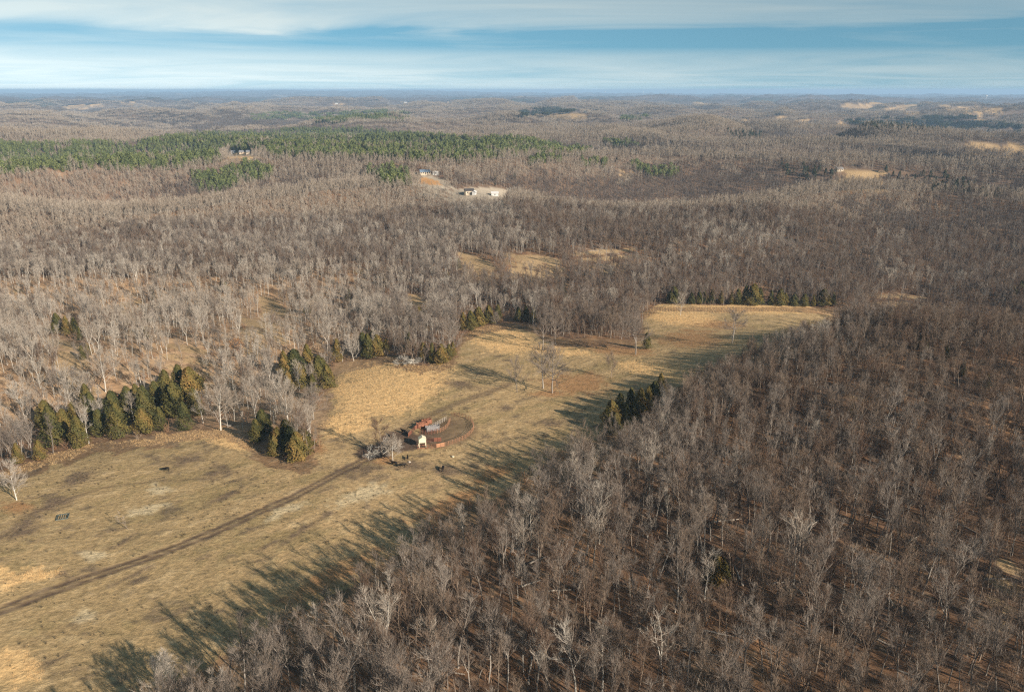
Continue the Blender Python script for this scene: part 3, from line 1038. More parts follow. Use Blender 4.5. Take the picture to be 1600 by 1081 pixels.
# ------------------------------------------------------------------ scattering
def scatter(name, x, y, z, rz, scl, idx, protos, label, cat, group=None):
    """many copies of the prototype meshes at these places, one object"""
    pc = bpy.data.collections.new(name + '_kinds')
    for i, me in enumerate(protos):
        o = bpy.data.objects.new('%s_kind_%02d' % (name, i), me)
        pc.objects.link(o)
    me = bpy.data.meshes.new(name)
    n = len(x)
    me.vertices.add(n)
    me.vertices.foreach_set('co', np.stack([x, y, z], 1).astype(np.float32).ravel())
    a = me.attributes.new('rz', 'FLOAT_VECTOR', 'POINT')
    a.data.foreach_set('vector', np.stack([np.zeros(n), np.zeros(n), rz], 1).astype(np.float32).ravel())
    a = me.attributes.new('scl', 'FLOAT_VECTOR', 'POINT')
    s3 = scl if scl.ndim == 2 else np.repeat(scl[:, None], 3, 1)
    a.data.foreach_set('vector', s3.astype(np.float32).ravel())
    a = me.attributes.new('pick', 'INT', 'POINT')
    a.data.foreach_set('value', np.asarray(idx, np.int32))
    o = link(name, me)
    g = bpy.data.node_groups.new(name, 'GeometryNodeTree')
    g.interface.new_socket('Geometry', in_out='INPUT', socket_type='NodeSocketGeometry')
    g.interface.new_socket('Geometry', in_out='OUTPUT', socket_type='NodeSocketGeometry')
    nn, ll = g.nodes, g.links
    gi, go = nn.new('NodeGroupInput'), nn.new('NodeGroupOutput')
    ip = nn.new('GeometryNodeInstanceOnPoints')
    ci = nn.new('GeometryNodeCollectionInfo')
    ci.inputs['Collection'].default_value = pc
    ci.inputs['Separate Children'].default_value = True
    ci.inputs['Reset Children'].default_value = True
    ll.new(gi.outputs[0], ip.inputs['Points'])
    ll.new(ci.outputs[0], ip.inputs['Instance'])
    ip.inputs['Pick Instance'].default_value = True

    def attr(nm, ty, sock):
        t = nn.new('GeometryNodeInputNamedAttribute')
        t.data_type = ty
        t.inputs['Name'].default_value = nm
        ll.new(t.outputs['Attribute'], ip.inputs[sock])
    attr('rz', 'FLOAT_VECTOR', 'Rotation')
    attr('scl', 'FLOAT_VECTOR', 'Scale')
    attr('pick', 'INT', 'Instance Index')
    ll.new(ip.outputs[0], go.inputs[0])
    md = o.modifiers.new('scatter', 'NODES')
    md.node_group = g
    return tag(o, label, cat, group, 'stuff')


def jgrid(r0, r1, step, jit=0.42, half=37.5, extra=0.0):
    """jittered grid over the ring of ground in view"""
    xm = r1 * math.sin(math.radians(half)) + 60
    gx, gy = np.meshgrid(np.arange(-xm, xm, step), np.arange(40, r1, step))
    gx, gy = gx.ravel(), gy.ravel()
    r_ = np.random.default_rng(int(r0 + r1))
    gx = gx + r_.uniform(-jit, jit, len(gx)) * step
    gy = gy + r_.uniform(-jit, jit, len(gy)) * step
    d = np.hypot(gx, gy)
    k = (d >= r0) & (d < r1)
    k &= np.abs(gx) < (gy + 0) * math.tan(math.radians(34.2)) + 45 + extra
    return gx[k], gy[k]


def frame_px(x, y, h=0.0):
    return project(x, y, H(x, y) + h)


def in_any(px, py, polys):
    m = np.zeros(np.shape(px), bool)
    for p in polys:
        m |= in_poly(px, py, p)
    return m


rg = np.random.default_rng(5)
# ---- near woods, single trees
AX, AY = jgrid(84, 235, 3.9)
bx_, by_ = jgrid(235, 700, 3.25)
AX, AY = np.concatenate([AX, bx_]), np.concatenate([AY, by_])
sc_h = (0.5 + 0.66 * rg.random(len(AX)) ** 0.75) * (1 + 0.16 * perlin(AX / 40, AY / 40, 73)) * 1.08
sc_h = sc_h * (1 - 0.27 * ss(170, 330, np.hypot(AX, AY)))
lowpx = project(AX, AY, H(AX, AY) + 14.0)[1] > 560
sc_h = np.where(open_at(AX, AY, 24.0) & lowpx, np.maximum(sc_h, 0.86), sc_h)
ok = ~open_at(AX, AY, 15.0 * sc_h)
rim = open_at(AX, AY, 15.0 * sc_h + 9.0)
ppx, ppy, pd = frame_px(AX, AY)
dens = 0.86 + 0.35 * perlin(AX / 26, AY / 26, 71) + 0.15 * perlin(AX / 8, AY / 8, 72)
left_slope = (ppx < 560) & (ppy > 440) & (ppy < 700)
dens = np.where(left_slope, dens - 0.42, dens)
dens = np.where((ppy > 880) & (ppx > 700), dens - 0.10, dens)
dens = np.where(rim & (ppy > 560), 1.0, dens)
ok &= rg.random(len(AX)) < dens
ok &= ppy < 1420
_, mpy, _ = frame_px(AX, AY, 8.0)
for e in ((105, 668, 52, 40, 0), (235, 640, 95, 48, -10), (300, 600, 40, 40, 0), (430, 690, 48, 26, 10), (480, 582, 42, 40, -20), (588, 545, 28, 22, 0),
          (690, 556, 32, 20, 0), (770, 500, 62, 20, 0), (978, 645, 34, 34, 0), (1190, 468, 50, 14, 0), (108, 510, 26, 18, 0), (1122, 892, 18, 30, 0)):
    hidden = (ell(ppx, ppy, *e) > 0) | (ell(ppx, mpy, *e) > 0.0)
    ok &= ~(hidden & (rg.random(len(AX)) < 0.85))
AX, AY, ppx, ppy, sc_h = AX[ok], AY[ok], ppx[ok], ppy[ok], sc_h[ok]
AZ_ = H(AX, AY)
nA = len(AX)
pick = rg.integers(0, 14, nA)
stand = perlin(AX / 90, AY / 90, 74) + 0.5 * perlin(AX / 30, AY / 30, 75) + (ppx - 750) / 1700  # random stands, made darker to the right for its dimmer light
pick = np.where((stand > 0.25) & np.isin(pick, (0, 7, 9)), rg.choice([3, 4, 5, 6, 10, 11], nA), pick)
pick = np.where((stand < -0.25) & np.isin(pick, (4, 5, 6, 10, 11)), rg.choice([0, 1, 2, 7, 8, 9, 12, 13], nA), pick)
pick = np.where((ppx > 1380) & (ppy > 485) & (ppy < 660), rg.choice([3, 4, 5, 6, 10, 11], nA), pick)  # darker trees only: the right hollow's shade put into tree colour
left_slope = (ppx < 600) & (ppy > 430) & (ppy < 700)
pick = np.where(left_slope & (rg.random(nA) < 0.6), rg.choice([0, 7, 9], nA), pick)
pick = np.where(np.isin(pick, (0, 7, 9)) & ~left_slope & (ppy > 560) & (rg.random(nA) < 0.72), rg.choice([1, 2, 8, 12, 13], nA), pick)
sc_w = sc_h * rg.uniform(0.85, 1.25, nA)
rz = rg.uniform(0, 6.28, nA)
topx, topy, _ = project(AX, AY, AZ_ + 15 * sc_h)
vis = (ppx > -25) & (ppx < 1625) & (topy < 1078) & (topy > 0)
order = np.argsort(np.hypot(AX, AY))
order = order[vis[order]]
indiv = order[:272]
rest = np.ones(nA, bool)
rest[indiv] = False
tone_w = ('pale-barked', 'grey-barked', 'brown-barked')
form_w = {'slender': 'slender upright', 'forked': 'fork-trunked', 'broad': 'broad-crowned'}


def zone(px_, topy_):
    c = ('far left', 'left', 'left-centre', 'centre-left', 'centre', 'centre-right', 'right-centre', 'right', 'far right', 'right corner')[int(np.clip(px_ / 160, 0, 9))]
    row = 'at the bottom edge' if topy_ > 990 else 'just above the bottom edge' if topy_ > 930 else 'well above the bottom edge'
    return '%s, %s of the woods' % (row, c)


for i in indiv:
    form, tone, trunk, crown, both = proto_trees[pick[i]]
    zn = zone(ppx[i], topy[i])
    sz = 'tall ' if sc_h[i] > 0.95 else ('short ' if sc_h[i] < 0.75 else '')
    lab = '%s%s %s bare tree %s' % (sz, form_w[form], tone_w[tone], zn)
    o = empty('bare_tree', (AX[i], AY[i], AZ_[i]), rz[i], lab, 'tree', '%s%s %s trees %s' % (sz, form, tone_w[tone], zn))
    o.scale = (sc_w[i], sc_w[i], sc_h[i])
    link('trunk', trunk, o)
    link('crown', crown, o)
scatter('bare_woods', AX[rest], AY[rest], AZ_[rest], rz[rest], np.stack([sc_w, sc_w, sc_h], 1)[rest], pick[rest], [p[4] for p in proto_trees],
        'grey and brown leafless woods around the pasture', 'woods')

# ---- middle distance: clumps
def woods_ring(name, r0, r1, step, protos, tall, label, thin=0.0):
    x, y = jgrid(r0, r1, step, 0.35)
    k = ~open_at(x, y, tall, False)
    px_, py_, _ = frame_px(x, y, 7.0)
    k &= ~(in_any(px_ + 3 * perlin(x / 30, y / 30, 81), py_ + 2 * perlin(x / 30, y / 30, 82), PINES) & (rg.random(len(x)) < 0.84 + 0.5 * perlin(x / 60, y / 60, 86)))
    k &= ~(in_any(px_, py_, DARKS) & (rg.random(len(x)) < 0.8))
    if thin:
        k &= rg.random(len(x)) > thin
    x, y = x[k], y[k]
    n = len(x)
    s_ = rg.uniform(0.8, 1.15, n) * (1 + 0.12 * perlin(x / 90, y / 90, 83))
    fx_, _, _ = frame_px(x, y)
    rr0 = np.hypot(x, y)
    # clumps paler on spurs, darker in hollows: relief shading put into the colour
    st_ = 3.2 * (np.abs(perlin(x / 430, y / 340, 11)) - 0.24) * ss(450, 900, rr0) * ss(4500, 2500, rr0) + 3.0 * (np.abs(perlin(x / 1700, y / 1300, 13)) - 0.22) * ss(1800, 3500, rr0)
    st_ = st_ + 0.5 * perlin(x / 260, y / 200, 87) + 0.45 * perlin(x / 90, y / 70, 88) + (fx_ - 850) / 1300  # random stand tone, plus the dimmer right side put into colour
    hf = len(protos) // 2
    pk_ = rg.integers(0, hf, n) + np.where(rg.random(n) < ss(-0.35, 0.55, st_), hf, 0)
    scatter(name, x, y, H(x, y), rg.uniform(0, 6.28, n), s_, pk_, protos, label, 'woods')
    return n


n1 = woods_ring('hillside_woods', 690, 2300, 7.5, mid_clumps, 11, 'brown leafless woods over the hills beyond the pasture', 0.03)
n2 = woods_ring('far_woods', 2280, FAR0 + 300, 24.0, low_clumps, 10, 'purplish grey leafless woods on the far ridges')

# ---- understory brush in the near woods
BX, BY = jgrid(90, 620, 3.6)
k = ~open_at(BX, BY, 2.0) & (rg.random(len(BX)) < 0.55 + 0.4 * perlin(BX / 15, BY / 15, 91))
BX, BY = BX[k], BY[k]
n = len(BX)
scatter('underbrush', BX, BY, H(BX, BY), rg.uniform(0, 6.28, n), rg.uniform(.5, 1.9, n), rg.integers(0, 4, n), [brush_mesh(i) for i in range(4)],
        'thin leafless brush and saplings under the trees', 'brush')

# ---- broomsedge tufts on the pasture
def tuft(seed, n=12, h=0.7, m=M_STRAW, wd=0.03):
    r = np.random.default_rng(seed)
    vs = []
    for i in range(n):
        p = np.array([r.normal(0, .35), r.normal(0, .35), -.05])
        e = p + np.array([r.normal(0, .2), r.normal(0, .2), h * r.uniform(.6, 1.15)])
        u_ = unit(np.array([r.normal(), r.normal(), 0])) * wd
        vs += [p - u_, p + u_, e]
    return np_mesh('tuft', np.array(vs), np.arange(n * 3).reshape(-1, 3), (m,))


cand = np.where(op & near & (straw > 0.35) & (t_dirt < 0.2) & (GPX > -40) & (GPX < 1500))[0]
w_ = (R.ravel()[cand] / 300) ** 1.0
cand = rg.choice(cand, min(60000, len(cand)), replace=False, p=w_ / w_.sum())
TX = GX[cand] + rg.uniform(-.6, .6, len(cand)); TY = GY[cand] + rg.uniform(-.6, .6, len(cand))
scatter('broomsedge_grass', TX, TY, GZ2[cand], rg.uniform(0, 6.28, len(cand)), rg.uniform(.35, .85, len(cand)), rg.integers(0, 4, len(cand)), [tuft(i) for i in range(4)],
        'tall straw coloured dry grass along the far side of the pasture', 'grass')
M_SHORT = bark('short_dry_grass', [(0, (0.20, 0.17, 0.08)), (0.5, (0.32, 0.26, 0.14)), (1, (0.46, 0.37, 0.22))])
cand = np.where(op & near & (straw <= 0.35) & (t_dirt < 0.3) & (edge < 0.5) & (GPX > -40) & (GPX < 1500) & (GPY < 1110))[0]
w_ = (R.ravel()[cand] / 300) ** 1.0 * (1 + 1.2 * (g1[cand] > 0.1))
cand = rg.choice(cand, min(22000, len(cand)), replace=False, p=w_ / w_.sum())
scatter('pasture_grass', GX[cand] + rg.uniform(-.5, .5, len(cand)), GY[cand] + rg.uniform(-.5, .5, len(cand)), GZ2[cand], rg.uniform(0, 6.28, len(cand)), rg.uniform(.35, .9, len(cand)),
        rg.integers(0, 3, len(cand)), [tuft(20 + i, 12, .22, M_SHORT, .04) for i in range(3)], 'short tan and olive winter grass on the pasture', 'grass')

cand = np.where(op & near & (t_dirt < 0.2) & (GPX > -20) & (GPX < 1100) & (GPY > 560))[0]
w_ = (R.ravel()[cand] / 300) * (0.15 + (g3[cand] > 0.15) + 2.0 * pale[cand])
cand = rg.choice(cand, 1500, replace=False, p=w_ / w_.sum())
scatter('pasture_weeds', GX[cand], GY[cand], GZ2[cand], rg.uniform(0, 6.28, len(cand)), rg.uniform(.10, .30, len(cand)), rg.integers(0, 2, len(cand)),
        [brush_mesh(30 + i, 16, 2.2, M_WEED) for i in range(2)], 'small dark dead weeds dotted over the pasture', 'weeds')

# ------------------------------------------------------------------ evergreens placed one by one
cedar_protos = []
for i in range(7):
    h, rd = ((7.5, 2.3), (6.5, 2.4), (9, 2.5), (5, 2.2), (8.5, 2.2), (6, 2.6), (7.5, 2.0))[i]
    cedar_protos.append((h,) + conifer_pair(400 + i, h, rd, 3600, 0.22, 'cone', CEDAR, 0.25, BARK[2]))
CEDARS = [  # (base x, base y, top y, what it stands by)
    ('at the left end of the tree line by the lone bare tree', [(30, 724, 692), (64, 718, 688)]),
    ('in the left cedar clump above the pasture', [(85, 697, 636), (104, 686, 640), (126, 698, 652), (148, 672, 614), (158, 680, 640), (118, 668, 628), (75, 668, 626), (138, 640, 600)]),
    ('in the big cedar clump left of centre', [(187, 684, 630), (180, 660, 612), (204, 655, 605), (230, 662, 598), (226, 676, 638), (252, 672, 636), (216, 640, 600), (246, 640, 596)]),
    ('at the right side of the big cedar clump', [(290, 672, 628), (276, 650, 598), (262, 625, 578), (282, 615, 570), (300, 622, 574), (314, 614, 588), (268, 645, 600), (306, 650, 606)]),
    ('beside the dark gap where the pasture edge bends down', [(402, 690, 655), (412, 678, 640), (436, 702, 668), (448, 694, 656), (466, 719, 676), (458, 706, 664), (476, 700, 670), (430, 712, 682)]),
    ('in the cedar thicket left of the round grey tree', [(446, 592, 548), (462, 588, 546), (482, 580, 538), (470, 606, 568), (500, 596, 556), (512, 606, 570), (506, 588, 560), (528, 566, 530), (490, 620, 584), (452, 612, 580)]),
    ('right of the round grey tree above the dry grass', [(576, 560, 522), (590, 556, 524), (604, 552, 528), (568, 552, 520), (584, 546, 516)]),
    ('beside the pale brush heap at the top of the pasture', [(662, 564, 536), (676, 567, 536), (690, 568, 538), (702, 562, 538), (708, 556, 534)]),
    ('in the row above the narrow upper pasture, left part', [(724, 516, 488), (736, 516, 486), (748, 510, 480), (764, 506, 478), (778, 502, 476), (810, 502, 480), (822, 502, 478), (834, 504, 480)]),
    ('at the near edge of the woods, casting the solid black shadow', [(955, 664, 626), (968, 650, 614), (978, 664, 632), (990, 658, 628), (1000, 645, 606), (985, 640, 606), (962, 678, 646), (1012, 640, 604), (1032, 612, 584), (1022, 622, 596)]),
    ('in the row along the bright strip at the top right of the pasture', [(1052, 474, 448), (1064, 472, 452), (1100, 474, 454), (1112, 474, 452), (1164, 476, 446), (1176, 477, 444), (1186, 476, 450), (1204, 477, 454), (1218, 478, 452), (1226, 477, 458), (1286, 478, 452), (1300, 478, 456)]),
    ('between the taller cedars of the bright strip row', [(1080, 475, 458), (1092, 475, 456), (1126, 475, 455), (1142, 476, 458), (1152, 476, 452), (1240, 478, 460), (1256, 479, 459), (1270, 479, 461)]),
    ('in the small gap in the woods at far left', [(92, 522, 490), (106, 524, 494), (118, 520, 496), (130, 562, 540), (138, 556, 536), (126, 532, 512), (240, 470, 452), (8, 486, 470), (228, 528, 512)]),
    ('standing alone in shade in the lower right woods', [(1118, 912, 868), (1128, 906, 872)]),
    ('in the dark hollow at the right side', [(1430, 516, 494), (1452, 518, 496), (1422, 524, 506), (1580, 470, 446), (1592, 464, 440), (1330, 650, 628), (1440, 545, 522), (1476, 562, 540), (1502, 588, 566), (1540, 606, 584)]),  # part of these cedars added to deepen the hollow's shade
    ('among the bare trees between the pasture and the hill', [(1010, 545, 520), (600, 448, 432), (716, 420, 404), (700, 440, 425), (480, 490, 472), (545, 470, 452), (880, 466, 448), (912, 474, 456), (655, 500, 480), (790, 470, 452), (350, 455, 436), (640, 545, 520)]),
]
side_words = ('frontmost', 'middle', 'hindmost')
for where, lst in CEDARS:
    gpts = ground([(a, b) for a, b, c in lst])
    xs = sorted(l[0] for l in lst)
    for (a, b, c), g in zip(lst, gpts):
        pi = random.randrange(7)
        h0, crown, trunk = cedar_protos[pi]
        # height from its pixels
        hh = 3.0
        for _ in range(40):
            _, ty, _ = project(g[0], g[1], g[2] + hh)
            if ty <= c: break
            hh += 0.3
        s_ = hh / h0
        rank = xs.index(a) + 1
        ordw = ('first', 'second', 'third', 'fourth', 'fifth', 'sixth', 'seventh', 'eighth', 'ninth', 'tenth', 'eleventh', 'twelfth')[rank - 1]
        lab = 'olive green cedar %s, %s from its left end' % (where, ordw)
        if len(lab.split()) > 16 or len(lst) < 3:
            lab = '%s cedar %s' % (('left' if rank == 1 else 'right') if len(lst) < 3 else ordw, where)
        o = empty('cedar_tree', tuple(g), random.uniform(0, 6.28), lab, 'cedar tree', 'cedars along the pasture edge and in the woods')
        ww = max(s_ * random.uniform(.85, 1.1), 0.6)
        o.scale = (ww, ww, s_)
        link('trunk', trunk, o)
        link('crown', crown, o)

# ---- pines on the ridge
pine_protos = [conifer_joined(500 + i, [(0, 0, 11.5, 2.7, 260, .8, 'egg')], PINE) for i in range(4)]
dark_protos = [conifer_joined(520 + i, [(0, 0, 9.5, 2.7, 220, 0.8, 'cone')], DARKEV) for i in range(3)]
far_pine = [conifer_joined(540 + i, [(rg.uniform(-13, 13), rg.uniform(-13, 13), rg.uniform(8, 12), 3.2, 60, 1.6, 'egg') for _ in range(14)], PINE) for i in range(3)]
far_dark = [conifer_joined(560 + i, [(rg.uniform(-13, 13), rg.uniform(-13, 13), rg.uniform(9, 14), 3.8, 50, 1.9, 'egg') for _ in range(14)], DARKEV) for i in range(3)]


def evergreens(r0, r1, step, polys, keep):
    x, y = jgrid(r0, r1, step)
    px_, py_, _ = frame_px(x, y, 8.0)
    k = in_any(px_ + 3 * perlin(x / 30, y / 30, 81), py_ + 2 * perlin(x / 30, y / 30, 82), polys) & ~open_at(x, y, 10, False)
    k &= rg.random(len(x)) < keep + 0.55 * perlin(x / 45, y / 45, 84)
    return x[k], y[k]


x, y = evergreens(700, 2600, 4.9, PINES, 0.86)
d = np.hypot(x, y)
o_ = np.argsort(d)
x, y = x[o_], y[o_]
pxx, pyy, _ = frame_px(x, y, 8)
vis = np.where((pxx > 0) & (pxx < 1600))[0]
ind = vis[:300]
mask = np.ones(len(x), bool); mask[ind] = False
for i in ind:
    a, b = pxx[i], pyy[i]
    wh = ('in the pine grove nearest the camera, left of centre' if a < 450 and b > 250 else 'in the small pine grove left of the blue-roofed house' if a > 560 and a < 660 and b > 250 else
          'among the sparse pines right of the gravel yard' if a > 800 else 'along the near edge of the long pine ridge, left part' if a < 420 else 'along the near edge of the long pine ridge, middle part')
    s_ = random.uniform(.7, 1.15)
    o = link('pine_tree', random.choice(pine_protos).copy() if False else pine_protos[i % 4], None, (x[i], y[i], float(H(x[i], y[i]))), (0, 0, random.uniform(0, 6)), (s_, s_, s_))
    tag(o, 'green pine %s' % wh, 'pine tree', 'pines ' + wh)
x2, y2 = x[mask], y[mask]
scatter('pine_woods', x2, y2, H(x2, y2), rg.uniform(0, 6.28, len(x2)), rg.uniform(.65, 1.15, len(x2)), rg.integers(0, 4, len(x2)), pine_protos, 'dense green pine woods along the ridge', 'pine woods')
x, y = evergreens(2600, FAR0, 26, PINES, 0.9)
if len(x):
    scatter('far_pine_woods', x, y, H(x, y), rg.uniform(0, 6.28, len(x)), rg.uniform(.8, 1.1, len(x)), rg.integers(0, 3, len(x)), far_pine, 'patch of green pines on the ridge behind the long pine band', 'pine woods')
x, y = evergreens(700, 2600, 8.0, DARKS, 0.7)
scatter('dark_evergreen_woods', x, y, H(x, y), rg.uniform(0, 6.28, len(x)), rg.uniform(.65, 1.1, len(x)), rg.integers(0, 3, len(x)), dark_protos, 'dark evergreens around the clearing on the right hand hill', 'evergreen woods')
x, y = evergreens(2600, FAR0, 24, DARKS, 0.95)
scatter('far_evergreen_woods', x, y, H(x, y), rg.uniform(0, 6.28, len(x)), rg.uniform(.8, 1.1, len(x)), rg.integers(0, 3, len(x)), far_dark, 'dark blue-green evergreens below the far tan fields', 'evergreen woods')
# stray pines and cedars in the hillside woods
x, y = jgrid(500, 2300, 34)
k = (rg.random(len(x)) < 0.10 + 0.35 * perlin(x / 160, y / 160, 85)) & ~open_at(x, y, 9, False)
x, y = x[k], y[k]
scatter('scattered_evergreens', x, y, H(x, y), rg.uniform(0, 6.28, len(x)), rg.uniform(.45, .85, len(x)), rg.integers(0, 3, len(x)), dark_protos, 'single dark evergreens dotted through the brown hillside woods', 'evergreens')

# ------------------------------------------------------------------ trees that stand alone on or by the pasture
SPEC = [  # base x, base y, top y, form, tone, label
    (26, 781, 728, 0, 0, 'low spreading pale bare tree at the left edge of the pasture'),
    (614, 719, 684, 0, 0, 'pale silvery bare tree with fanned limbs left of the cream feed bin'),
    (596, 708, 655, 3, 2, 'brown bare tree behind the fallen limbs, left of the corral'),
    (808, 613, 563, 3, 1, 'small round-topped bare tree, leftmost of the three in mid pasture'),
    (849, 607, 540, 1, 1, 'tall bare tree in mid pasture, middle of the three'),
    (863, 614, 540, 1, 1, 'tall bare tree with a low right limb, rightmost of the three in mid pasture'),
    (993, 554, 498, 2, 1, 'spreading low-forked bare tree on the slope right of the pasture centre'),
    (955, 590, 550, 3, 2, 'thin small bare tree alone below the spreading forked tree'),
    (848, 547, 490, 1, 1, 'wide bare tree at the tip of woods behind the three pasture trees'),
    (868, 538, 482, 1, 1, 'tall grey bare tree right behind the tip of woods in the pasture'),
    (954, 528, 482, 1, 2, 'reddish brown bare oak at the wood edge above the pasture'),
    (1144, 536, 488, 2, 1, 'dark forked bare tree where the pasture narrows at upper right'),
    (1063, 493, 458, 3, 0, 'small pale bare tree on the bright strip at the upper pasture'),
    (553, 564, 526, 0, 0, 'round grey bare tree between the cedars above the dry grass'),
    (255, 1072, 1024, 0, 0, 'sprawling crooked pale tree at the bottom left corner of the woods'),
    (512, 575, 540, 3, 1, 'rounded grey bare tree at the right end of the cedar thicket'),
    (490, 655, 602, 1, 1, 'wide grey bare tree at the inner corner of the pasture edge'),
    (450, 668, 600, 1, 0, 'pale bare tree above the dark cedar gap'),
    (345, 672, 600, 1, 0, 'big pale bare tree right of the big cedar clump'),
    (40, 660, 600, 0, 0, 'pale spreading bare tree left of the first cedar clump'),
    (165, 612, 548, 1, 0, 'white-barked forked tree above the left cedar clumps'),
    (1386, 450, 420, 2, 0, 'white-barked bare tree at the valley head near the right edge'),
    (775, 508, 490, 3, 1, 'low bare tree before the cedar row above the upper pasture'),
    (700, 560, 500, 1, 1, 'large grey bare tree behind the cedars at the top of the pasture'),
]
gs = ground([(s[0], s[1]) for s in SPEC])
for si, (s, g) in enumerate(zip(SPEC, gs)):
    kw = dict(OPEN_FORMS[s[3]])
    hh = 4.0
    for _ in range(80):
        _, ty, _ = project(g[0], g[1], g[2] + hh)
        if ty <= s[2]: break
        hh += 0.3
    f_ = hh / kw['height']
    kw['height'] = hh
    kw['spread'] *= f_
    tr, cr = tree_parts(np.random.default_rng(900 + si), kw, s[4])
    o = empty('bare_tree', tuple(g), 0, s[5], 'tree')
    link('trunk', tr, o); link('crown', cr, o)
# pale straight trunks along the bottom edge
BOT = [(818, 1052, 965, 'slender pale-trunked tree at the bottom edge, leftmost of the white row'), (838, 1085, 1000, 'short pale tree at the bottom edge with a crook halfway up'),
       (900, 1085, 970, 'pale-trunked tree with a full crown, third of the white row at the bottom edge'), (940, 1085, 975, 'straight white trunk at the bottom edge, left of the broken-topped one'),
       (980, 1083, 990, 'leaning white trunk with a broken bare top at the bottom edge'), (1036, 1070, 962, 'white twin-trunked tree with a flat wide crown at the bottom edge')]
gs = ground([(s[0], s[1]) for s in BOT])
for si, (s, g) in enumerate(zip(BOT, gs)):
    hh = 4.0
    for _ in range(80):
        _, ty, _ = project(g[0], g[1], g[2] + hh)
        if ty <= s[2]: break
        hh += 0.3
    kw = dict(FORMS['slender' if si in (0, 3) else 'forked' if si in (1, 5) else 'broad'])
    kw['height'] = hh; kw['thick'] = 1.25; kw['lean'] = 0.08
    if si == 4: kw.update(limbs=5, l2=3, l3=2, spread=1.8, lean=0.15)
    if si == 5: kw.update(spread=4.2, rise=0.5)
    tr, cr = tree_parts(np.random.default_rng(950 + si), kw, 0)
    o = empty('bare_tree', tuple(g), 0.3, s[3], 'tree')
    link('trunk', tr, o); link('crown', cr, o)

# dry-leaved oaks
def leafy(seed, h, rd, m):
    (v, f, ti), _ = conifer_meshes(seed, h, rd, 700, .28, 'egg', m, h * .25, BARK[2])
    return np_mesh('dry_leaves', v, f, (m,), tint=ti)


for (a, b, c, lab) in ((290, 466, 442, 'orange-brown oak holding dry leaves among the grey woods at left'), (955, 500, 480, 'rusty oak holding dry leaves behind the reddish bare oak'),
                       (372, 560, 544, 'rust coloured dry-leaved oak on the left wooded slope')):
    g = ground([(a, b)])[0]
    tr, cr = tree_parts(np.random.default_rng(a), dict(OPEN_FORMS[3], height=9), 2)
    o = empty('oak_tree', tuple(g), 0, lab, 'oak tree')
    link('trunk', tr, o); link('crown', cr, o); link('dry_leaves', leafy(a, 9.5, 3.3, OAKLEAF), o)

# dead snag lying / broken sapling on the pasture, fallen limbs and logs
g = ground([(200, 827)])[0]
r = np.random.default_rng(4)
sg = grow(r, height=5.5, spread=1.6, base=.2, limbs=7, rise=1.2, l2=3, l3=2, l4=1, lean=.01, thick=1.2)
v, t, _ = seg_mesh(sg, (5, 3), 3, 1.6, r)
o = link('dead_sapling', np_mesh('dead_sapling', v, t, (BARK[2],)), None, tuple(g), (0, math.radians(-48), math.radians(-25)))
tag(o, 'dark leaning dead sapling alone on the left pasture', 'dead tree')
FALL = [(575, 708, 7, 30, 'tangle of bleached fallen limbs, left part, beside the brown bare tree'), (588, 702, 6, 80, 'bleached fallen limb behind the tangle left of the corral'),
        (600, 712, 7, 150, 'bleached fallen limb at the foot of the silvery bare tree')]
for (a, b, L, rot, lab) in FALL:
    g = ground([(a, b)])[0]
    r = np.random.default_rng(int(a))
    sg = grow(r, height=L, spread=3.2, base=.15, limbs=10, rise=.8, l2=6, l3=4, l4=2, wig=.25, thick=1.8)
    v, t, _ = seg_mesh(sg, (5, 3), 3, 1.6, r)
    o = link('fallen_limb', np_mesh('fallen_limb', v, t, (BARK[0],)), None, (g[0], g[1], g[2] + .9), (math.radians(82), 0, math.radians(rot)))
    tag(o, lab, 'fallen limb', 'fallen limbs left of the corral')
# pale brush heap at the top of the pasture
g = ground([(643, 568)])[0]
o = empty('brush_heap', tuple(g), 0, 'pale grey heap of cut brush at the top edge of the pasture', 'brush heap')
r = np.random.default_rng(77)
for i in range(9):
    sg = grow(r, height=r.uniform(3, 5), spread=1.8, base=.15, limbs=8, rise=.8, l2=5, l3=4, l4=1, wig=.25, thick=1.3)
    v, t, _ = seg_mesh(sg, (4, 3), 3, 1.6, r)
    link('branch', np_mesh('branch', v, t, (BARK[0],)), o, (r.uniform(-5, 5), r.uniform(-2, 2), .5), (math.radians(r.uniform(55, 85)), 0, r.uniform(0, 6.28)))
g = ground([(110, 0 + 672)])[0]
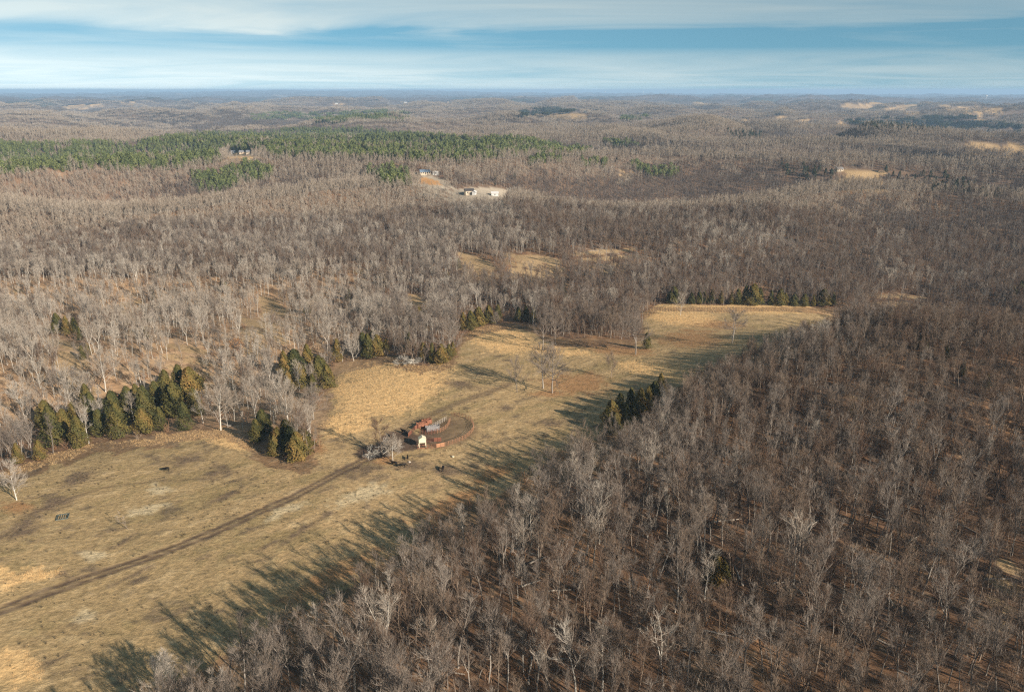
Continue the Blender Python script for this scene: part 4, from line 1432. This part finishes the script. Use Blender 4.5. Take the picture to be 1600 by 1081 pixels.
# fallen logs seen on the wood floor
LOGS = [(905, 388, 14), (930, 392, 12), (955, 396, 14), (985, 398, 12), (960, 384, 10), (1010, 402, 12), (880, 396, 10), (1240, 700, 6), (1090, 1020, 8), (1120, 990, 7), (860, 1030, 7),
        (1290, 1040, 6), (1185, 985, 7), (355, 665, 5), (52, 714, 4), (395, 612, 6), (60, 660, 5), (1560, 905, 6), (700, 1050, 7), (940, 1040, 6)]
for _k in range(26):
    LOGS.append((random.uniform(720, 1580), random.uniform(800, 1060), random.uniform(5, 9)))
gs = ground([(a, b) for a, b, c in LOGS])
for i, ((a, b, L), g) in enumerate(zip(LOGS, gs)):
    rz_ = random.uniform(-0.6, 0.6) if i < 20 else random.uniform(-1.6, 1.6)
    mb = MB().tube([(-L / 2, 0, .18), (-L / 6, .12, .22), (L / 6, -.05, .2), (L / 2, .1, .15)], [.24, .20, .16, .07], 6)
    for j in range(3):
        x0 = random.uniform(0, L / 2 * .8)
        mb.tube([(x0, 0, .2), (x0 + .7, random.choice((-1, 1)) * .8, .7)], [.06, .02], 4)
    wh = 'on the open hillside beyond the pasture' if b < 420 else 'lying on the leaf litter in the lower right woods' if b > 600 and a > 600 else 'lying at the left pasture edge woods'
    o = mb.build('fallen_log', M_LOG, None, smooth=True, loc=tuple(g), rot=(0, 0, rz_))
    tag(o, 'long pale fallen log %s' % wh, 'log', 'fallen logs ' + wh)

# stones, mineral tubs: small pale dots on the pasture
g = ground([(708, 714)])[0]
mb = MB().tube([(0, 0, 0), (0, 0, .18), (0, 0, .36)], [.34, .40, .42], 10)
tag(mb.build('mineral_tub', M_CREAM, None, loc=tuple(g)), 'small white mineral tub on the bare patch right of the corral path', 'tub')
g = ground([(640, 722)])[0]
mb = MB().tube([(0, 0, 0), (0, 0, .2), (.1, 0, .35)], [.5, .42, .15], 7)
tag(mb.build('pale_rock', M_LOG, None, loc=tuple(g)), 'pale rock on the trampled ground below the cream feed bin', 'rock')
# grey metal frame lying on the left pasture
g = ground([(98, 808)])[0]
o = empty('metal_frame', tuple(g), math.radians(20), 'grey-green square metal pen panel lying flat on the left pasture', 'metal frame')
for x0, y0, L, ax in ((0, -1.4, 2.9, 0), (0, 1.4, 2.9, 0), (-1.45, 0, 2.7, 1), (1.45, 0, 2.7, 1)):
    MB().box((x0, y0, .2), (L if ax == 0 else .14, .14 if ax == 0 else L, .22)).build('side_rail', M_PEN, o)
for j in range(5):
    MB().box((-1.1 + .55 * j, 0, .2), (.09, 2.66, .09)).build('slat', M_PEN, o)

# ------------------------------------------------------------------ corral
# feed bin
g = ground([(660, 698)])[0]
fb_ = empty('feed_bin', tuple(g), math.radians(12), 'cream overhead feed bin on legs at the near corner of the corral', 'feed bin')
mb = MB()
w, d_ = 1.15, 1.0
z0, z1, z2, z3 = 1.35, 1.9, 3.1, 3.75
mb.poly([(-w, -d_, z1), (w, -d_, z1), (w, -d_, z2), (0, -d_, z3), (-w, -d_, z2)])
mb.poly([(w, d_, z1), (-w, d_, z1), (-w, d_, z2), (0, d_, z3), (w, d_, z2)])
mb.poly([(-w, d_, z1), (-w, -d_, z1), (-w, -d_, z2), (-w, d_, z2)])
mb.poly([(w, -d_, z1), (w, d_, z1), (w, d_, z2), (w, -d_, z2)])
mb.build('bin_body', M_CREAM, fb_)
mb = MB()
for sx in (-1, 1):
    mb.poly([(0, -d_ - .08, z3 + .04), (sx * (w + .1), -d_ - .08, z2 + .0), (sx * (w + .1), d_ + .08, z2 + .0), (0, d_ + .08, z3 + .04)])
mb.build('roof', M_CREAM, fb_)
mb = MB()
hb = [(-.35, -.3, z0), (.35, -.3, z0), (.35, .3, z0), (-.35, .3, z0)]
ht = [(-w, -d_, z1), (w, -d_, z1), (w, d_, z1), (-w, d_, z1)]
for i in range(4):
    j = (i + 1) % 4
    mb.poly([hb[i], hb[j], ht[j], ht[i]])
mb.poly(hb[::-1])
mb.build('hopper', M_CREAM, fb_)
for sx in (-1, 1):
    for sy in (-1, 1):
        MB().box((sx * (w - .06), sy * (d_ - .06), .95), (.16, .16, 1.94)).build('leg', M_CREAM, fb_)
for sy in (-1, 1):
    MB().box((0, sy * (d_ + .05), .12), (2 * w + 1.2, .2, .2)).build('skid', M_ORANGE, fb_)


def panel(L, sheeted, m):
    """pipe corral panel along +x from 0 to L"""
    rails, posts = [], []
    for z in (.25, .55, .85, 1.15, 1.5):
        rails.append(MB().tube([(0, 0, z), (L, 0, z)], .05, 4))
    for x_ in (0.04, L / 2, L - .04):
        posts.append(MB().tube([(x_, 0, -.1), (x_, 0, 1.6)], .06, 5))
    sh = MB().box((L / 2, 0, .8), (L - .2, .04, 1.3)) if sheeted else None
    return [(s, s.v, s.f) for s in rails], posts, sh


RAIL_ME, POST_ME, SHEET_ME = {}, {}, {}


def place_panel(p0, p1, sheeted, m, label, group):
    L = math.hypot(p1[0] - p0[0], p1[1] - p0[1])
    a = math.atan2(p1[1] - p0[1], p1[0] - p0[0])
    o = empty('corral_panel', (p0[0], p0[1], float(H(p0[0], p0[1]))), a, label, 'corral panel', group)
    key = m.name
    if key not in RAIL_ME:
        s = MB().tube([(0, 0, 0), (1, 0, 0)], .032, 4); RAIL_ME[key] = np_mesh('rail', s.v, s.f, (m,))
        s = MB().tube([(0, 0, -.1), (0, 0, 1.6)], .06, 5); POST_ME[key] = np_mesh('post', s.v, s.f, (m,))
        s = MB().box((.5, 0, .8), (.94, .04, 1.25)); SHEET_ME[key] = np_mesh('sheet', s.v, s.f, (m,))
    for z in (.25, .55, .85, 1.15, 1.5):
        link('rail', RAIL_ME[key], o, (0, 0, z), (0, 0, 0), (L, 1, 1))
    link('post', POST_ME[key], o, (.06, 0, 0))
    link('post', POST_ME[key], o, (L / 2, 0, 0))
    if sheeted:
        link('sheet', SHEET_ME[key], o, (0, .07, 0), (0, 0, 0), (L, 1, 1))
    return o


def fence_run(pts, step, sheet_fn, m, where):
    gp_ = ground(pts)[:, :2]
    seg = np.hypot(*np.diff(gp_, axis=0).T)
    cum = np.concatenate([[0], np.cumsum(seg)])
    n = max(1, int(round(cum[-1] / step)))
    tt = np.linspace(0, cum[-1], n + 1)
    X_ = np.interp(tt, cum, gp_[:, 0]); Y_ = np.interp(tt, cum, gp_[:, 1])
    for i in range(n):
        sh = sheet_fn(i, n)
        nth = ('first', 'second', 'third', 'fourth', 'fifth', 'sixth', 'seventh', 'eighth', 'ninth', 'tenth', 'eleventh', 'twelfth', 'thirteenth', 'fourteenth')[min(i, 13)]
        place_panel((X_[i], Y_[i]), (X_[i + 1], Y_[i + 1]), sh, m, '%s %s corral panel %s' % (nth, 'sheeted' if sh else 'rusty pipe', where), 'panels ' + where)


fence_run([(668, 702), (690, 699), (710, 693), (728, 685), (738, 676), (741, 667), (736, 658)], 3.0, lambda i, n: i == 1, M_PIPE, 'of the curved outer fence right of the feed bin')
fence_run([(736, 658), (722, 651), (704, 650)], 3.0, lambda i, n: False, M_RUST, 'at the far right turn of the corral')
fence_run([(638, 683), (648, 672), (662, 664), (672, 658)], 2.6, lambda i, n: i % 2 == 0, M_RUST, 'on the left side behind the orange chute')
fence_run([(683, 677), (696, 672), (700, 666), (704, 657)], 2.6, lambda i, n: False, M_PIPE, 'of the inner alley beside the grey chute')
fence_run([(656, 676), (668, 680), (684, 676)], 2.6, lambda i, n: False, M_RUST, 'across the inner pen in front of the grey chute')
fence_run([(676, 668), (688, 662), (698, 656)], 2.6, lambda i, n: False, M_LOG, 'of the pale back rail behind the grey chute')
fence_run([(666, 692), (682, 690), (690, 690)], 2.4, lambda i, n: i == 1, M_RUST, 'behind the outer fence by the feed bin')


def chute(px_, py_, rot, L, m, mroof, label):
    g = ground([(px_, py_)])[0]
    o = empty('cattle_chute', tuple(g), rot, label, 'cattle chute')
    for sy in (-1, 1):
        MB().box((0, sy * .75, .85), (L, .07, 1.5)).build('side_panel', m, o)
        for k_ in range(4):
            MB().box((-L / 2 + .1 + k_ * (L - .2) / 3, sy * .82, .95), (.1, .08, 1.9)).build('post', m, o)
    for k_ in range(4):
        MB().box((-L / 2 + .1 + k_ * (L - .2) / 3, 0, 1.92), (.1, 1.7, .1)).build('hoop', m, o)
    MB().box((0, 0, .06), (L, 1.3, .1)).build('floor_plate', mroof, o)
    MB().box((L / 2 - .04, 0, .8), (.06, 1.3, 1.4)).build('gate', m, o)
    return o


chute(676, 672, math.radians(22), 4.6, M_DULL, M_DULL, 'grey galvanised cattle chute inside the corral')
chute(660, 667, math.radians(28), 3.6, M_ORANGE, M_RUST, 'bright orange squeeze chute left of the grey chute')
chute(667, 662, math.radians(34), 3.2, M_ORANGE, M_RUST, 'orange-red loading chute behind the grey chute')


# ------------------------------------------------------------------ cattle
def cow_mesh(head_down):
    me = bpy.data.meshes.new('cow_skin')
    hz = 0.55 if head_down else 1.55
    v = [((-.75, 0, 1.15), .36), ((-.3, 0, 1.10), .40), ((.2, 0, 1.08), .40), ((.65, 0, 1.15), .34),            # 0-3 trunk
         ((.95, 0, 1.25 if not head_down else 1.05), .22), ((1.20, 0, (1.45 if not head_down else .75)), .17), ((1.45, 0, hz - .05), .14), ((1.68, 0, hz - .22), .09),  # 4-7
         ((-.78, .2, .85), .18), ((-.70, .22, .62), .11), ((-.82, .22, .42), .065), ((-.78, .22, .03), .06),
         ((-.78, -.2, .85), .18), ((-.66, -.22, .62), .11), ((-.76, -.22, .42), .065), ((-.72, -.22, .03), .06),
         ((.62, .2, .8), .15), ((.64, .2, .5), .08), ((.62, .2, .03), .06),
         ((.62, -.2, .8), .15), ((.66, -.2, .5), .08), ((.70, -.2, .03), .06),
         ((-1.08, 0, 1.2), .05), ((-1.16, 0, .8), .03), ((-1.14, 0, .45), .05),
         ((1.32, .22, hz + .06), .035), ((1.32, -.22, hz + .06), .035)]
    e = [(0, 1), (1, 2), (2, 3), (3, 4), (4, 5), (5, 6), (6, 7), (0, 8), (8, 9), (9, 10), (10, 11), (0, 12), (12, 13), (13, 14), (14, 15),
         (3, 16), (16, 17), (17, 18), (3, 19), (19, 20), (20, 21), (0, 22), (22, 23), (23, 24), (6, 25), (6, 26)]
    me.from_pydata([a for a, b in v], e, [])
    me.materials.append(M_COW)
    o = bpy.data.objects.new('cow_build', me)
    COL.objects.link(o)
    md = o.modifiers.new('s', 'SKIN')
    for i, (a, b) in enumerate(v):
        me.skin_vertices[0].data[i].radius = (b, b)
    me.skin_vertices[0].data[1].use_root = True
    ms = o.modifiers.new('u', 'SUBSURF'); ms.levels = ms.render_levels = 1
    dg = bpy.context.evaluated_depsgraph_get()
    out = bpy.data.meshes.new_from_object(o.evaluated_get(dg))
    out.name = 'cow'
    bpy.data.objects.remove(o)
    out.materials.clear(); out.materials.append(M_COW)
    out.polygons.foreach_set('use_smooth', np.ones(len(out.polygons), bool))
    return out


COWS = [cow_mesh(False), cow_mesh(True)]
HERD = [(692, 735, 1, -95, 1.0, 'black cow standing head-on by itself below the corral'), (260, 736, 1, 175, 1.0, 'lone black cow grazing on the left pasture'),
        (631, 677, 0, 150, 1.0, 'black cow near the left end of the corral, furthest back'), (615, 684, 0, 100, 1.0, 'black cow standing between the corral and the brown bare tree'),
        (589, 717, 1, 10, 1.0, 'black cow half hidden by the fallen limbs'), (637, 718, 0, 95, .8, 'small black calf right of the silvery bare tree'),
        (616, 727, 0, 160, 1.0, 'black cow below the trunk of the silvery bare tree'), (629, 730, 1, 20, 1.0, 'black cow grazing below and right of the silvery bare tree'),
        (603, 716, 0, 60, .95, 'black cow standing in the shade of the silvery bare tree')]
gs = ground([(a[0], a[1]) for a in HERD])
for (a, b, hd, rz_, s_, lab), g in zip(HERD, gs):
    o = link('cow', COWS[hd], None, tuple(g), (0, 0, math.radians(rz_)), (s_, s_, s_))
    tag(o, lab, 'calf' if s_ < .9 else 'cow', 'black cattle by the corral')

# ------------------------------------------------------------------ far buildings
def house(px_, py_, w, d_, h, roofh, rot, mw, mr, label, cat='house', wins=3):
    g = ground([(px_, py_)])[0]
    o = empty('house' if cat == 'house' else cat.replace(' ', '_'), tuple(g), rot, label, cat)
    mb = MB()
    mb.box((0, 0, h / 2 - .5), (w, d_, h + 1))
    for sx in (-1, 1):
        p = [(sx * w / 2, -d_ / 2, h), (sx * w / 2, d_ / 2, h), (sx * w / 2, 0, h + roofh)]
        mb.poly(p if sx > 0 else p[::-1])
    mb.build('wall', mw, o)
    mb = MB()
    for sy in (-1, 1):
        a0, a1 = (-w / 2 - .4, sy * (d_ / 2 + .5), h - .25), (w / 2 + .4, sy * (d_ / 2 + .5), h - .25)
        b0, b1 = (-w / 2 - .4, 0, h + roofh + .08), (w / 2 + .4, 0, h + roofh + .08)
        up_ = lambda p: (p[0], p[1], p[2] + .2)
        mb.poly([a0, a1, b1, b0] if sy < 0 else [a1, a0, b0, b1])
        mb.poly([up_(a0), up_(a1), up_(b1), up_(b0)] if sy < 0 else [up_(a1), up_(a0), up_(b0), up_(b1)])
        mb.poly([a0, a1, up_(a1), up_(a0)])
    mb.build('roof', mr, o)
    for k_ in range(wins):
        xk = -w / 2 + w * (k_ + .5) / wins
        if k_ == wins // 2 and cat == 'house':
            MB().box((xk, -d_ / 2 - .02, 1.05), (1.0, .12, 2.1)).build('door', M_DROOF, o)
        else:
            MB().box((xk, -d_ / 2 - .02, 1.6), (1.2, .1, 1.1)).build('window', M_GLASS, o)
    return o


house(664, 272, 12, 8, 2.8, 2.0, .25, M_TAN, M_BLUEG, 'blue-grey roofed house at the top of the gravel drive', 'house', 5)
house(681, 273, 6, 5, 2.8, 1.2, -.2, M_WHITE, M_WHITE, 'small white garage right of the blue-roofed house', 'garage', 1)
house(733, 303, 8, 6, 3.2, 1.5, .3, M_TAN, M_DROOF, 'dark-roofed tan shed at the left of the gravel yard', 'shed', 2)
house(741, 304, 4, 3, 2.6, .8, 1.3, M_WHITE, M_WHITE, 'narrow white shed in the middle of the gravel yard', 'shed', 1)
house(773, 306, 8, 6, 3.2, 1.4, .1, M_WHITE, M_WHITE, 'white barn at the right of the gravel yard', 'barn', 1)
for a, ww, lab in ((348, 6, 'small white house at the left end of the far clearing in the pines'), (365, 11, 'white house, second from left in the far pine clearing'), (378, 12, 'long white house in the middle of the far pine clearing'),
                   (388, 9, 'pale cream house right of the long white one in the pines'), (398, 6, 'dark-roofed cabin at the right end of the far pine clearing')):
    house(a, 240, ww * .62, 6.5, 2.9, 1.8, .15, M_TAN if a != 365 else M_WHITE, M_DROOF if a in (398, 348) else M_GALV, lab, 'house', 3)
house(1311, 267, 8, 6, 2.8, 1.6, .2, M_TAN, M_DULL, 'white farmhouse at the left end of the clearing on the right hand hill', 'house', 3)
house(526, 163, 20, 12, 5, 3, 0, M_WHITE, M_WHITE, 'tiny white farm building far off left of centre below the horizon', 'barn', 1)
house(634, 161, 26, 14, 5, 3, 0, M_WHITE, M_WHITE, 'tiny white farm building far off near the centre below the horizon', 'barn', 1)

# vehicles in the yard: a pale pickup
g = ground([(737, 300)])[0]
o = empty('pickup_truck', tuple(g), 1.2, 'dark pickup truck parked between the sheds on the gravel yard', 'truck')
mb = MB().box((0, 0, .75), (5.2, 1.9, .6)).box((.35, 0, 1.35), (1.9, 1.7, .65)).box((-1.75, .9, 1.15), (1.7, .1, .3)).box((-1.75, -.9, 1.15), (1.7, .1, .3))
mb.build('body', M_COW, o)
MB().box((.35, 0, 1.4), (1.95, 1.74, .35)).build('window', M_GLASS, o)
for sx in (-1.6, 1.7):
    for sy in (-.9, .9):
        MB().tube([(sx, sy - .12, .38), (sx, sy + .12, .38)], .38, 10).build('wheel', M_DROOF, o)

# water tower on the horizon
def tower(px_, py_, R_, label, hgt):
    g = ground([(px_, py_)])[0]
    o = empty('water_tower', tuple(g), 0, label, 'water tower')
    n_ = 7
    pts = [(0, 0, hgt + R_ * math.sin(t)) for t in np.linspace(-1.45, 1.45, n_)]
    MB().tube(pts, [R_ * 1.2 * math.cos(t) for t in np.linspace(-1.45, 1.45, n_)], 14).build('tank', M_WHITE, o, True)
    MB().tube([(0, 0, -2), (0, 0, hgt - R_ * .9)], [R_ * .3, R_ * .22], 8).build('stem', M_WHITE, o, True)
    return o


tower(1540, 157, 9, 'white water tower standing over the woods near the right horizon', 42)
tower(1040, 148, 14, 'tiny white water tower on the horizon right of centre', 70)
tower(945, 148, 13, 'tiny white water tower on the horizon, left of the other ones', 60)
tower(1005, 148, 10, 'faint white tower on the horizon between two white dots', 60)

# ------------------------------------------------------------------ air
m = bpy.data.materials.new('haze')
m.use_nodes = True
nt = m.node_tree
nt.nodes.clear()
out = nt.nodes.new('ShaderNodeOutputMaterial')
pv = nt.nodes.new('ShaderNodeVolumePrincipled')
pv.inputs['Color'].default_value = (0.46, 0.70, 1.0, 1)
pv.inputs['Density'].default_value = 0.00008
pv.inputs['Anisotropy'].default_value = 0.0
nt.links.new(pv.outputs[0], out.inputs['Volume'])
zlo, zhi = float(GZ2.min()) - 3, max(float(GZ2[R.ravel() < 46000].max()) + 16, CAM_Z + 6)
hz = MB().box((0, 0, (zlo + zhi) / 2), (96000, 96000, zhi - zlo)).build('haze', m)
tag(hz, 'thin blue winter haze over the distant hills', 'haze', None, 'stuff')
fr_ = (R.ravel() > 9000) & (np.abs(GPX - 800) < 800)
for c0 in range(0, 1600, 200):
    k = fr_ & (GPX >= c0) & (GPX < c0 + 200)
    print('HORIZON', c0, GPY[k].min())
print('COUNTS nearA', nA, 'mid', n1, 'far', n2, 'brush', len(BX), 'zlo/zhi', zlo, zhi, 'objs', len(bpy.data.objects))
